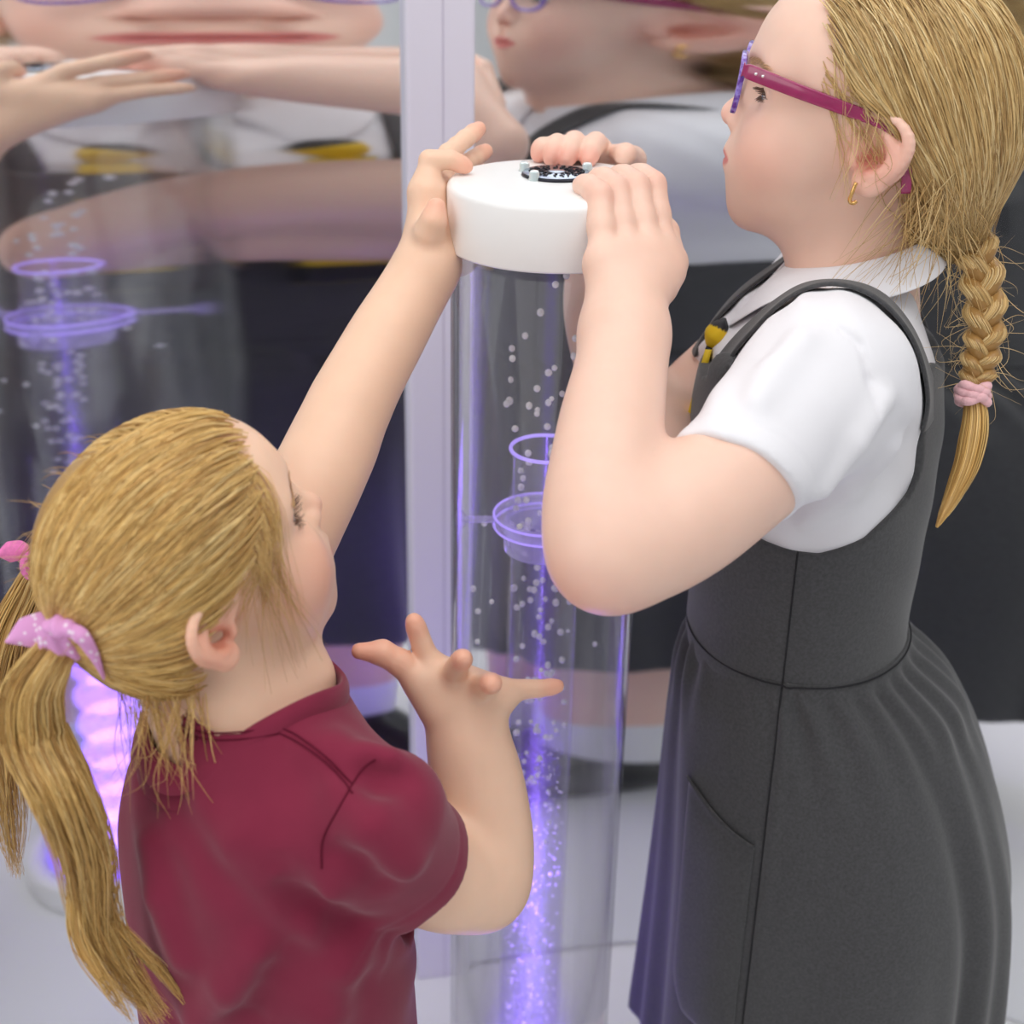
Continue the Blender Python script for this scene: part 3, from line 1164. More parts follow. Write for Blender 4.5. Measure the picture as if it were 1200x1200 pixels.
handR = hand(palmR, fR + [thR])
elR = P(772, 548, 1.075)
shR = A(0, -.110, .96)
armR = [arm([shR, P(812, 480, 1.13), elR], [.044, .034, .030], 12), arm([elR, P(725, 440, 1.12), P(700, 350, 1.155), wrR], [.030, .028, .024, .0205], 16)]
armsA = U([US(armL[0], [(armL[1], .012)]), US(armR[0], [(armR[1], .012)])], .0)
limbsA = U([US(armsA, []), US(handL, [])], .0)
limbsA = U([U([armL[0], armL[1]], .014), U([armR[0], armR[1]], .014)], 0)
lj = U([limbsA, handL], .010)
lj = U([lj, handR], .010)
v1, f1 = mesh_field(lj, V(-.12, .66, .74), V(.42, 1.30, 1.16), .0019)

headA = XF(head_node(eye=3.2, eyez=20.5, earf=20, ears=1.0, earsc=V(1.32, 1.1, .92)), HO, HR, 1.0)
neckA = capsule(HO + HR @ mm(-8, 0, -42), P(1012, 300, 1.035) + V(.0, 0, -.05), .041, .047)
throat = capsule(HO + HR @ mm(14, 0, -66), P(1000, 300, 1.03) + V(0, 0, -.04), .026, .036)
headneckA = US(headA, [(U([neckA, throat], .02), .022)])
v2, f2 = mesh_field(headneckA, HO - V(.16, .14, .19), HO + V(.16, .14, .16), .00145, slack=2.4)
torsoA = stack([(.56, 0, 0, .07, .095), (.70, 0, 0, .070, .090), (.82, 0, 0, .074, .098), (.90, 0, 0, .074, .108), (.96, 0, 0, .062, .105), (.995, -.004, 0, .046, .075), (1.015, -.006, 0, .036, .045)])
legA = []
for s in (1, -1):
    hip, kn, an = V(0, s * .052, .52), V(.012, s * .05, .33), V(-.008, s * .05, .11)
    legA.append(U([capsule(hip, kn, .058, .042), curve([kn, V(-.012, s * .05, .25), an], [.040, .042, .027], 10, .01)], .02))
bodyA = XF(U([torsoA] + legA, .03), OA, RA)
v3, f3 = mesh_field(bodyA, OA + V(-.2, -.2, .1), OA + V(.2, .2, 1.04), .006)
nv1, nv2 = len(v1), len(v2)
vA = np.concatenate([v1, v2, v3])
fA = np.concatenate([f1, f2 + nv1, f3 + nv1 + nv2])
BASE_A = srgb(240, 201, 182)
RED = srgb(232, 140, 122)
spA = [(HO + HR @ mm(66, s * 42, -14), .036, srgb(240, 178, 162), .45) for s in (1, -1)]
spA += [(HO + HR @ mm(98, 0, -6), .018, srgb(240, 178, 162), .5)]
spA += [(HO + HR @ mm(-8, s * 70, 8), .034, srgb(238, 164, 146), .6) for s in (1, -1)]
spA += [(HO + HR @ mm(-2, s * 70, 2), .012, srgb(206, 116, 98), .6) for s in (1, -1)]
spA += [(t_, .013, RED, .6) for t_ in tipsR] + [(t_, .014, srgb(236, 160, 142), .45) for t_ in pipL] + [(t_, .013, srgb(236, 160, 142), .4) for t_ in mcpL]
spA += [(elL + V(-.01, -.01, -.02), .045, srgb(240, 172, 156), .45), (P(803, 629, .84), .0021, srgb(176, 110, 84), .8)]
spA += [(HO + HR @ mm(85, s * 5, -12), .006, srgb(200, 110, 98), .6) for s in (1, -1)]
cA = skin_colors(BASE_A, spA)(vA)
cA = lip_paint(HO, HR, 1.0, srgb(214, 112, 112), .85)(vA, cA)
part('body', vA, fA, M_skinA, PA, colors=cA)
eyes(PA, HO, HR, 1.0, 20.5, (.9, .05, -.28), 'blue')

# ---- older girl: clothes
def PT(px, py, yl, O=OA, Rm=RA):
    """picture point on the body's side plane y = yl -> local (x, z)"""
    v = ray(px, py)
    t = (yl - (CAM - O) @ Rm[:, 1]) / (v @ Rm[:, 1])
    q = (CAM + v * t - O) @ Rm
    return V(q[0], q[2])

def wav(k, amp, ph=0):
    k = np.asarray(k, float)
    return lambda p: amp * np.sin(p @ k + ph)

shirtT = stack([(.62, 0, 0, .080, .098), (.70, 0, 0, .081, .098), (.80, 0, 0, .085, .106), (.90, 0, 0, .087, .115), (.955, -.001, 0, .076, .116), (.985, -.004, 0, .057, .092), (1.008, -.006, 0, .046, .058)])
shirtTW = XF(shirtT, OA, RA)
hem_a, hem_b = P(803, 520, .868), P(911, 600, .882)
arm_dir = unit(P(700, 655, .835) - shL)
hv = unit(hem_b - hem_a)
hn = unit(arm_dir - (arm_dir @ hv) * hv)
hem_c = (hem_a + hem_b) / 2
def sleeve(sh, hc, hnv, r0, r1, cav, cavr):
    tip = hc + hnv * .03
    s = U([capsule(sh, hc, r0, r1), capsule(hc, tip, r1, r1 * .99)], .01)
    return INT(s, half(hc, hnv), .003)
slL = sleeve(shL + V(0, 0, .004), hem_c, hn, .058, .0405, None, None)
shirt = US(shirtTW, [(slL, .045)])
# far sleeve
hemR = lerp(shR, elR, .55)
hnR = unit(elR - shR)
slR = sleeve(shR, hemR, hnR, .056, .042, None, None)
shirt = US(shirt, [(slR, .045)])
slx = unit(hem_c - shL)
cavL = capsule(hem_c - slx * .03, hem_c + slx * .05, .028, .0375)
cavR = capsule(hemR - hnR * .03, hemR + hnR * .05, .028, .039)
shirt = SUB(SUB(shirt, cavL, .003), cavR, .003)
def fold_on(node, pts, r, up, k=.02):
    """a soft ridge or furrow following the cloth surface"""
    q = np.array([P(*p_) for p_ in pts])
    for _ in range(60):
        q = q + np.clip(field_val(node, q), -.01, .01)[:, None] * FWD * .8
    n = chain(list(q), [r * .4] + [r] * (len(pts) - 2) + [r * .4], .006)
    return US(node, [(n, k)]) if up else SUB(node, n, k)
for pts, r, up, k in (
        ([(940, 400, .88), (915, 430, .86), (890, 470, .85)], .004, True, .02),
        ([(1040, 470, .88), (1005, 520, .88), (965, 570, .88)], .0045, True, .018),
        ([(1060, 520, .9), (1020, 570, .9), (975, 610, .9)], .005, True, .02),
        ([(975, 372, .88), (1010, 400, .88), (1024, 445, .88), (1022, 490, .9)], .0014, False, .003)):
    shirt = fold_on(shirt, pts, r, up, k)
def shirt_fold(p):
    f = .0012 * np.sin(p @ V(60, 30, 55)) * np.sin(p @ V(-35, 50, 20) + 1)
    f += .0007 * np.sin(p @ V(130, -60, 90) + 2 * np.sin(p @ V(40, 20, 30)))
    # stitched hem line
    t = (p - hem_c) @ hn + .0165
    near = np.linalg.norm(p - hem_c, axis=1) < .08
    f += np.where(near, .0008 * np.exp(-(t / .0014) ** 2), 0)
    return f
shirt = WAVE(shirt, shirt_fold)
v, f = mesh_field(shirt, OA + V(-.25, -.25, .64), OA + V(.25, .25, 1.03), .0026)
polo = part('polo_shirt', v, f, M_shirt, PA)

# collar
C0 = P(1012, 293, 1.03)
fa = RA[:, 0]
e1 = math.cos(math.radians(17)) * fa - math.sin(math.radians(17)) * V(0, 0, 1)
e2 = RA[:, 1]
e3 = np.cross(e1, e2)
nth = 120
ths = np.linspace(math.radians(9), math.radians(351), nth)
cp = []
for th in ths:
    fr = max(0, math.cos(th)) ** 3
    bk = max(0, -math.cos(th))
    rd = lambda r: C0 + r * (math.cos(th) * e1 * (1.0 + .06 * fr) * (1 - max(0, r - .047) * 9 * bk) + math.sin(th) * e2)
    rows = [rd(.0455) - e3 * .02, rd(.0465) - e3 * .004, rd(.0485) + e3 * .0035, rd(.053) + e3 * .003,
            rd(.062 + .006 * fr) - e3 * (.004 + .006 * fr), rd(.070 + .012 * fr) - e3 * (.011 + .013 * fr), rd(.079 + .018 * fr) - e3 * (.018 + .022 * fr)]
    cp.append(rows)
cp = np.array(cp)
shb = shirtTW
cp[:, 3:] = hug(shb, cp[:, 3:], np.array([.004, .004, .0038, .0034]))
cv, cf = cp.reshape(-1, 3), grid_faces(nth, 7)
col_o = part('collar', cv, cf, M_shirt, polo)
md = col_o.modifiers.new('thick', 'SOLIDIFY')
md.thickness = .0024
md.offset = 0
md = col_o.modifiers.new('soft', 'SUBSURF')
md.levels = md.render_levels = 2

# striped tie under the collar
mt, nt, b = mat_new('black_yellow_tie')
b.inputs['Roughness'].default_value = .6
tc = nt.nodes.new('ShaderNodeTexCoord')
wv = nt.nodes.new('ShaderNodeTexWave')
wv.inputs['Scale'].default_value = 8.5
wv.inputs['Phase Offset'].default_value = .9
wv.bands_direction = 'Z'
rp = nt.nodes.new('ShaderNodeValToRGB')
rp.color_ramp.interpolation = 'CONSTANT'
rp.color_ramp.elements[0].color = (.012, .012, .016, 1)
rp.color_ramp.elements[1].color = (.80, .55, .02, 1)
rp.color_ramp.elements[1].position = .62
nt.links.new(tc.outputs['Object'], wv.inputs[0])
nt.links.new(wv.outputs[0], rp.inputs[0])
nt.links.new(rp.outputs[0], b.inputs['Base Color'])
M_tie = mt
tp = []
for i, t in enumerate(np.linspace(0, 1, 16)):
    zc = lerp(.948, .80, t)
    hw = .012 + .006 * t
    xx = lerp(.084, .096, min(1, t * 2.2))
    tp.append([A(xx, y, zc) for y in np.linspace(-hw, hw, 7)])
tp = hug(shirtTW, np.array(tp), .0045)
tie = part('tie', tp.reshape(-1, 3), grid_faces(16, 7), M_tie, PA)
md = tie.modifiers.new('thick', 'SOLIDIFY')
md.thickness = .005
md.offset = 1
KC = A(.082, 0, .957)
kn = XF(stack([(-.016, 0, 0, .008, .010), (0, 0, 0, .010, .0135), (.014, 0, 0, .009, .016)]), KC, RA @ rotm(0, -22, 0))
v, f = mesh_field(kn, KC - .05, KC + .05, .0016)
zl = ((v - KC) @ (RA @ rotm(0, -22, 0)))[:, 2] - .35 * ((v - KC) @ RA)[:, 1]
cT = np.where((zl < .004)[:, None], np.array(srgb(222, 184, 24)), np.array((.012, .012, .016)))
part('tie_knot', v, f, vcol_mat('tie_knot_weave', .6, var=.1), tie, colors=cT)

# pinafore bodice
ZW = .722
bod = GROW(stack([(.70, 0, 0, .083, .101), (.74, 0, 0, .083, .101), (.80, .001, 0, .086, .106), (.90, .003, 0, .090, .115), (.955, .004, 0, .084, .117), (.985, -.002, 0, .060, .094), (1.012, -.006, 0, .046, .058)]), .0042)
arm_px = [(985, 353), (1012, 357), (1055, 371), (1086, 396), (1104, 428), (1111, 470), (1099, 532), (1066, 594), (1012, 630), (960, 641), (895, 630), (846, 600), (830, 540), (838, 470), (868, 410), (915, 370)]
armhole = prism([PT(x_, y_, .098) for x_, y_ in arm_px], V(0, 0, 0), V(1, 0, 0), V(0, 0, 1), V(0, 1, 0), .068, .3)
bod = SUB(SUB(bod, armhole, .002), MIRY(armhole), .002)
ZBIB = .938
neckf = prism([(-.056, ZBIB + .006), (-.045, ZBIB), (.045, ZBIB), (.056, ZBIB + .006), (.052, 1.1), (-.052, 1.1)], V(0, 0, 0), V(0, 1, 0), V(0, 0, 1), V(1, 0, 0), 0, .3)
zb_ = PT(1116, 436, .03)[1]
neckb = prism([(-.050, zb_ + .02), (-.02, zb_), (.02, zb_), (.050, zb_ + .02), (.056, 1.1), (-.056, 1.1)], V(0, 0, 0), V(0, 1, 0), V(0, 0, 1), V(-1, 0, 0), -.002, .3)
bod = SUB(SUB(bod, neckf, .003), neckb, .003)
bod = INT(bod, half(V(0, 0, .962), V(0, 0, 1)), .004)
bodW = XF(bod, OA, RA)
bodW = WAVE(bodW, lambda p: .0008 * np.sin(p @ V(45, 20, 70)) * np.sin(p @ V(-20, 60, 30)))
v, f = mesh_field(bodW, OA + V(-.2, -.2, .66), OA + V(.2, .2, 1.03), .0022)
pin = part('pinafore', v, f, M_char, PA)

# skirt: gathered at the waist seam
SKZ = np.array([.732, .715, .70, .68, .65, .60, .52, .44, .36, .285])
SKA = np.array([.0868, .0892, .098, .110, .121, .134, .1475, .153, .156, .158])
SKB = np.array([.1048, .1072, .114, .123, .130, .139, .148, .152, .155, .158])
SKX = np.array([-.001, -.003, -.010, -.018, -.028, -.040, -.053, -.057, -.058, -.058])
_k = smooth_path(np.stack([SKZ, SKA, SKB, SKX], 1), 200)
for _ in range(60):
    _k[1:-1] = .5 * _k[1:-1] + .25 * (_k[:-2] + _k[2:])
SKZ, SKA, SKB, SKX = _k.T
def skirt_pt(u, z, off=0.0):
    """u angle from the front towards her left side; arrays ok"""
    u, z = np.broadcast_arrays(np.asarray(u, float), np.asarray(z, float))
    zi = SKZ[::-1]
    a = np.interp(z, zi, SKA[::-1])
    b = np.interp(z, zi, SKB[::-1])
    x0 = np.interp(z, zi, SKX[::-1])
    t = np.clip((.72 - z) / .42, 0, 1)
    # gathers: everywhere but the flat front side panel
    du = (u - math.radians(58) + PI) % (2 * PI) - PI
    flat = np.exp(-(du / .42) ** 4)
    g = (1 - .93 * flat)
    ph = 1.4 * np.sin(2 * u + .6) + .8 * np.sin(5 * u)
    m = .0042 * np.exp(-(t / .13) ** 2) * np.sin(27 * u + ph) * np.clip(t * 30, 0, 1)
    m = m + np.clip(t * 5, 0, 1) * np.exp(-(t / .75) ** 2) * .0062 * (np.abs(np.sin(5.5 * u + .5 * ph + .4)) ** 1.6 - .35)
    m = m + .012 * t ** 1.1 * np.sin(7 * u + 1.1 + .5 * ph) * .75 + .004 * t * np.sin(16 * u + 2 * ph)
    m = m * g + .006 * t * np.cos(9 * du) * flat * .25
    m = m + .008 * np.exp(-((z - .685) / .022) ** 2) * np.exp(-(((u - math.radians(165) + PI) % (2 * PI) - PI) / .5) ** 2)
    # seam ridge down her side
    us = np.arccos(np.clip((.004 - x0) / a, -1, 1))
    m = m + .0024 * np.exp(-((u - us - .05) / .04) ** 2) - .0014 * np.exp(-((u - us + .008) / .016) ** 2)
    r = m + off
    x = x0 + (a + r) * np.cos(u)
    y = (b + r) * np.sin(u)
    return OA + np.stack([x, y, z], -1) @ RA.T
nu, nz = 420, 110
uu = np.linspace(0, 2 * PI, nu, endpoint=False)
zz = np.concatenate([[.7265], np.linspace(.7240, .285, nz - 1)])
S = skirt_pt(uu[:, None], zz[None])
sk = part('skirt', S.reshape(-1, 3), grid_faces(nu, nz, True)[:, ::-1], M_char, pin)
md = sk.modifiers.new('thick', 'SOLIDIFY')
md.thickness = .003
md.offset = -1
def side_u(x, z):
    """angle on her left side where the skirt has local depth x"""
    zi = SKZ[::-1]
    return np.arccos(np.clip((x - np.interp(z, zi, SKX[::-1])) / np.interp(z, zi, SKA[::-1]), -1, 1))
# pocket on the near side
pts = []
for i in range(44):
    s_ = i / 43
    zt = .594 + .024 * s_ ** 1.5
    zb2 = .392 + .03 * max(0, (s_ - .75) / .25) ** 2
    row = []
    for q in np.linspace(0, 1, 40):
        z_ = lerp(zt, zb2, q)
        u_ = side_u(lerp(.010, .066, s_), z_)
        row.append(skirt_pt(u_, z_, .0012 + .0034 * (1 - abs(2 * q - 1) ** 8) * (1 - abs(2 * s_ - 1) ** 10) + (.0035 if q < .02 else 0)))
    pts.append(row)
pk = part('pocket', np.array(pts).reshape(-1, 3), grid_faces(44, 40), M_char, pin)
md = pk.modifiers.new('thick', 'SOLIDIFY')
md.thickness = .0022
# seams
def seam(name, path, r, mat, par):
    v, f = tubes(np.array([path]), r, 6)
    return part(name, v, f, mat, par)
side = hug(bodW, np.array([A(.004, .2, z) for z in np.linspace(.866, .7245, 30)]), .0)
# project the side line onto the bodice from outside
for _ in range(40):
    d = field_val(bodW, side)
    side -= np.clip(d - .0002, -.01, .01)[:, None] * RA[:, 1]
for sg in (1, -1):
    cpath = smooth_path([(.094, sg * .048, .925), (.086, sg * .049, .950), (.062, sg * .056, .985), (.030, sg * .070, 1.004), (.0, sg * .078, 1.012), (-.030, sg * .077, 1.008), (-.058, sg * .073, .988), (-.078, sg * .068, .962), (-.086, sg * .064, .942), (-.089, sg * .061, .925)], 60)
    wdt = np.interp(np.linspace(0, 1, 60), [0, .2, .8, 1], [.015, .0140, .0145, .018])
    rw = np.array([[A(c_[0], c_[1] + w_ * q, c_[2] - .25 * w_ * q * sg) for q in np.linspace(-1, 1, 9)] for c_, w_ in zip(cpath, wdt)])
    for _ in range(30):      # draw the band down onto the shirt
        dd = field_val(shirt, rw.reshape(-1, 3)).reshape(rw.shape[:2])
        gg = field_grad(shirt, rw.reshape(-1, 3)).reshape(rw.shape)
        rw = rw - np.clip(dd - np.interp(np.linspace(0, 1, 60), [0, .12, .84, 1], [.0018, .0038, .0038, .0016])[:, None], -.006, .006)[..., None] * gg * .6
    for _ in range(6):
        rw[1:-1] = .5 * rw[1:-1] + .25 * (rw[:-2] + rw[2:])
    q_ = part('strap', rw.reshape(-1, 3), grid_faces(60, 9)[:, ::sg], M_char, pin)
    md = q_.modifiers.new('thick', 'SOLIDIFY')
    md.thickness = .0032
    md.offset = 0
    md = q_.modifiers.new('soft', 'SUBSURF')
    md.levels = md.render_levels = 1
seam('side_seam', side, .0007, M_seam, pin)
seam('skirt_seam', [skirt_pt(side_u(.004, z), z, .0004) for z in np.linspace(.7235, .29, 60)], .0008, M_seam, pin)
wl_ = [skirt_pt(u, .7245, .0012) for u in np.linspace(0, 2 * PI, 200, endpoint=False)]
v, f = tubes(np.array([wl_]), .0007, 6, closed=True)
part('waist_seam', v, f, M_seam, pin)
# socks and shoes on the floor
M_sock = simple('white_sock', srgb(235, 235, 236), .9)
M_shoe = simple('black_leather', (.012, .012, .013), .3)
def feet(root, O, Rm, ys, xs, sock_top, an_r, L):
    for s in ys:
        c = O + Rm @ V(xs, s, 0)
        sock = chain([c + V(0, 0, FLOOR + .045), c + V(0, 0, sock_top)], [an_r, an_r * 1.12], .004)
        field_part('sock', sock, c + V(-.06, -.06, FLOOR), c + V(.06, .06, sock_top + .05), .004, M_sock, root)
        sh = U([ell(c + Rm @ V(.015, 0, 0) + V(0, 0, FLOOR + .02), (.035, .035, .045)), capsule(c + V(0, 0, FLOOR + .028), c + Rm @ V(L, 0, 0) + V(0, 0, FLOOR + .018), .033, .030)], .03)
        sh = INT(sh, half(c + V(0, 0, FLOOR + .001), V(0, 0, -1)), .006)
        field_part('shoe', sh, c - V(.25, .25, .02), c + V(.25, .25, FLOOR + .12), .004, M_shoe, root)
feet(PA, OA, RA, (.05, -.05), -.01, .15, .031, .11)

# ---- older girl: hair
def hair_shell(head, O, Rm, s, hline, thick, back, extra=None, top=78):
    """soft under-layer hugging the skull behind the hairline"""
    c = back
    core = ell(mm((90 - c) / 2 - 2, 0, 42), mm((90 + c) / 2 + thick - 2, 72 + thick, top + thick))
    z = np.array([h[1] for h in hline]) * .001
    x = np.array([h[0] for h in hline]) * .001
    def front(p):
        return p[:, 0] - np.interp(p[:, 2], z, x)
    n = N(lambda p, bc, br: smax(core(p, bc, br), front(p) * .75, .006), core.c, core.r)
    if extra:
        n = US(n, extra)
    return XF(n, O, Rm, s)

def hair_cols(S, Npt, sides, pal, rs):
    w_ = rs.random(S)
    c = np.array(pal)
    i = np.clip((w_ * len(c)).astype(int), 0, len(c) - 1)
    base = c[i] * rs.uniform(.85, 1.15, (S, 1))
    return np.repeat(base, Npt * sides, axis=0)

PAL = [srgb(202, 168, 110), srgb(218, 187, 130), srgb(184, 148, 94), srgb(230, 204, 152), srgb(210, 175, 116), srgb(168, 132, 82)]
def strands(name, paths, r, root, rs, pal=PAL, sides=4, mat=None, under=None):
    paths = np.asarray(paths)
    S_, N_, _ = paths.shape
    prof = np.minimum(1, np.linspace(1.25, .25, N_) * 1.0)
    prof = np.clip(prof, .25, 1)
    v, f = tubes(paths, r * prof[None] * rs.uniform(.75, 1.25, (S_, 1)), sides, cap=False)
    c = hair_cols(S_, N_, sides, pal, rs)
    if under is not None:
        uv, uf, uc = under
        n0 = len(v)
        v = np.concatenate([v, uv])
        c = np.concatenate([c, np.tile(np.array(uc), (len(uv), 1))])
        f = f + [uf + n0]
    return part(name, v, f, mat or M_hair, root, colors=c)

def scalp_roots(head, O, Rm, s, hline, n, rs, ylim=None, edge=.0):
    """points on the head surface behind the hairline"""
    z = np.array([h[1] for h in hline])
    x = np.array([h[0] for h in hline])
    out = []
    while sum(len(o) for o in out) < n:
        g = rs.normal(size=(n * 3, 3))
        g /= np.linalg.norm(g, axis=1, keepdims=True)
        q = np.array([0, 0, 42]) + g * np.array([93, 76, 82])
        ok = (q[:, 0] < np.interp(q[:, 2], z, x) + rs.normal(0, 1.8, len(q))) & (q[:, 2] > -62)
        out.append(q[ok])
    q = O + (np.concatenate(out)[:n] * .001 * s) @ Rm.T
    for _ in range(5):
        q = q - (field_val(head, q) - .002)[:, None] * field_grad(head, q)
    return q

def detour(p, O, Rm, s, ax_=25, az_=31, cx=-6, cz=5):
    """lead strands round the ears instead of over them"""
    q = (p - O) @ Rm / s * 1000
    side_ = np.abs(q[..., 1]) > 42
    dx = (q[..., 0] - cx) / ax_
    dz = (q[..., 2] - cz) / az_
    r_ = np.sqrt(dx * dx + dz * dz) + 1e-6
    m_ = side_ & (r_ < 1)
    ux, uz = np.where(m_, dx / r_, 0), np.where(m_, dz / r_, 0)
    q[..., 0] = np.where(m_, cx + ux * ax_, q[..., 0])
    q[..., 2] = np.where(m_, cz + uz * az_, q[..., 2])
    q = O + (q * .001 * s) @ Rm.T
    for _ in range(4):
        q[:, 1:-1] = .5 * q[:, 1:-1] + .25 * (q[:, :-2] + q[:, 2:])
    return q
hlA = [(-40, -62), (-38, -50), (-36, -15), (-27, 8), (-20, 22), (3, 31), (17, 36), (29, 46), (50, 71), (62, 95), (75, 121)]
GA = HO + HR @ mm(-84, 4, -44)
skullA = XF(US(ell(mm(0, 0, 42), mm(90, 72, 78)), [(ell(mm(38, 0, 52), mm(51, 60, 47)), .03), (capsule(mm(-55, 0, 0), mm(-72, 3, -36), .040, .020), .04), (ell(mm(0, 0, -5), mm(60, 64, 46)), .03)]), HO, HR)
shellA = hair_shell(headA, HO, HR, 1.0, hlA, 3.2, 90, [(capsule(mm(-70, 0, 0), mm(-80, 4, -40), .030, .014), .04)])
uv, uf = mesh_field(shellA, HO - .17, HO + .17, .003)
rsA = np.random.default_rng(21)
def comb(roots, G, head, lift, n=18, spread=.006, rs=rsA, over=None):
    t = np.linspace(0, 1, n)[None, :, None]
    g = G + rs.normal(0, spread, roots.shape)
    p = roots[:, None] * (1 - t) + g[:, None] * t
    S_ = len(roots)
    o = rs.uniform(*lift, (S_, 1)) * np.minimum(1, np.linspace(0, 1, n)[None] * 5 + .45)
    p = hug(head, p, o)
    # ease the ends
    p[:, 1:-1] = .5 * p[:, 1:-1] + .25 * (p[:, :-2] + p[:, 2:])
    return p
rootsA = scalp_roots(skullA, HO, HR, 1.0, hlA, 12000, rsA)
pA = comb(rootsA, GA, skullA, (.0035, .0085))
pA = detour(pA, HO, HR, 1.0, 25, 35, 1, 5)
hairA = strands('hair', pA, .00038, PA, rsA, under=(uv, uf, srgb(168, 128, 72)))
# loose fine hairs: from the temples, behind the ear and over the collar
fl = []
for i in range(150):
    k = rsA.random()
    if k < .35:
        r0 = HO + HR @ mm(rsA.uniform(10, 45), 66 - rsA.uniform(0, 10), rsA.uniform(35, 70))
        e = HO + HR @ mm(rsA.uniform(-30, 25), 70 + rsA.uniform(-2, 6), rsA.uniform(-30, 20))
    elif k < .75:
        r0 = HO + HR @ mm(rsA.uniform(-60, -25), 62 + rsA.uniform(-8, 4), rsA.uniform(-5, 40))
        e = HO + HR @ mm(rsA.uniform(-70, 5), 62 + rsA.uniform(-6, 14), rsA.uniform(-95, -50))
    else:
        r0 = HO + HR @ mm(rsA.uniform(-80, -50), rsA.uniform(-20, 50), rsA.uniform(-45, 0))
        e = r0 + V(rsA.uniform(-.01, .05), rsA.uniform(-.02, .02), rsA.uniform(-.10, -.03))
    mid = (r0 + e) / 2 + rsA.normal(0, .006, 3) + HR @ mm(-6, 5, 0)
    fl.append(smooth_path([r0, mid, e], 14))
fl = hug(headneckA, np.array(fl), .0012)
strands('loose_hair', fl, .00032, hairA, rsA, pal=[srgb(222, 192, 138), srgb(196, 160, 104)])

# braid
bc = smooth_path([GA, P(1140, 285, 1.0), P(1152, 335, .992), P(1154, 390, .99), P(1147, 430, .99), P(1141, 458, .99)], 90)
tang = np.gradient(bc, axis=0)
tang /= np.linalg.norm(tang, axis=1, keepdims=True)
bs = np.cross(tang, FWD)
bs /= np.linalg.norm(bs, axis=1, keepdims=True)
bf_ = np.cross(bs, tang)
turns = 2.7
vs_, us_ = [], []
bp = []
wid = np.interp(np.linspace(0, 1, 90), [0, .12, .4, .85, 1], [.0085, .0098, .0090, .0075, .0050])
for lobe in range(3):
    ph = 2 * PI * turns * np.linspace(0, 1, 90) + lobe * 2 * PI / 3
    cx = wid * .95 * np.sin(ph)
    cz = wid * .52 * np.sin(2 * ph)
    ctr = bc + cx[:, None] * bs + cz[:, None] * bf_
    v, f = tubes(ctr[None], (wid * .74)[None], 12)
    us_.append((v, f[0]))
    for k in range(280):
        a_ = rsA.uniform(0, 2 * PI)
        q = math.sqrt(rsA.uniform(.8, 1.15))
        o1, o2 = q * math.cos(a_), q * math.sin(a_)
        bp.append((ctr + (wid * .80 * o1)[:, None] * bs + (wid * .80 * o2)[:, None] * bf_)[::2])
off = 0
uv_, uf_ = [], []
for v, f in us_:
    uv_.append(v)
    uf_.append(f + off)
    off += len(v)
brd = strands('braid', np.array(bp), .00042, hairA, rsA, under=(np.concatenate(uv_), np.concatenate(uf_), srgb(164, 124, 70)))
fz = []
for i in range(110):
    j = rsA.integers(0, 84)
    r0 = bc[j] + bs[j] * rsA.choice([-1, 1]) * wid[j]
    d = unit(bs[j] * rsA.normal(0, 1) + V(0, 0, -.5) + rsA.normal(0, .4, 3))
    L = rsA.uniform(.012, .045)
    fz.append(smooth_path([r0, r0 + d * L * .5 + rsA.normal(0, .004, 3), r0 + d * L + rsA.normal(0, .008, 3)], 10))
strands('frizz', np.array(fz), .00022, brd, rsA, pal=[srgb(222, 192, 138)])
# tail under the tie
tb = smooth_path([P(1141, 462, .99), P(1142, 495, .99), P(1134, 540, .99), P(1118, 580, .99), P(1098, 618, .985)], 40)
tw = np.interp(np.linspace(0, 1, 40), [0, .1, .35, .6, .85, 1], [.0055, .0075, .0105, .0100, .006, .0012])
tp_ = []
for k in range(420):
    a_ = rsA.uniform(0, 2 * PI)
    q = math.sqrt(rsA.random())
    e_ = rsA.uniform(.72, 1)
    n_ = 40
    o = (tw * q)[:, None] * (math.cos(a_) * V(.95, 0, .3) + math.sin(a_) * FWD * .7) + rsA.normal(0, .0004, 3)
    pth = tb + o
    tt = np.linspace(0, e_, 22)
    tp_.append(np.stack([np.interp(tt, np.linspace(0, 1, 40), pth[:, i]) for i in range(3)], 1))
v, f = tubes(tb[None], (tw * .7)[None], 10)
strands('braid_tail', np.array(tp_), .00045, hairA, rsA, pal=[srgb(226, 186, 112), srgb(206, 164, 92), srgb(184, 142, 78), srgb(236, 204, 140)], under=(v, f[0], srgb(186, 146, 84)))
# pink hair tie
M_pink = simple('pink_towelling', srgb(238, 186, 192), .85, bump=(600, .4, .001), Sheen_Weight=.3)
hc_ = P(1140, 462, .99)
hx = unit(tb[3] - bc[-6])
hs = unit(np.cross(hx, FWD))
hf = np.cross(hs, hx)
tl = []
for k in range(3):
    off_ = (k - 1) * .0042
    tl.append([hc_ + hx * (off_ + .0016 * math.sin(3 * t + k)) + (.0092 + .0008 * math.sin(7 * t + 2 * k)) * (math.cos(t) * hs + math.sin(t) * hf) for t in np.linspace(0, 2 * PI, 60, endpoint=False)])
v, f = tubes(np.array(tl), .0034, 10, closed=True)
part('hair_tie', v, f, M_pink, PA)

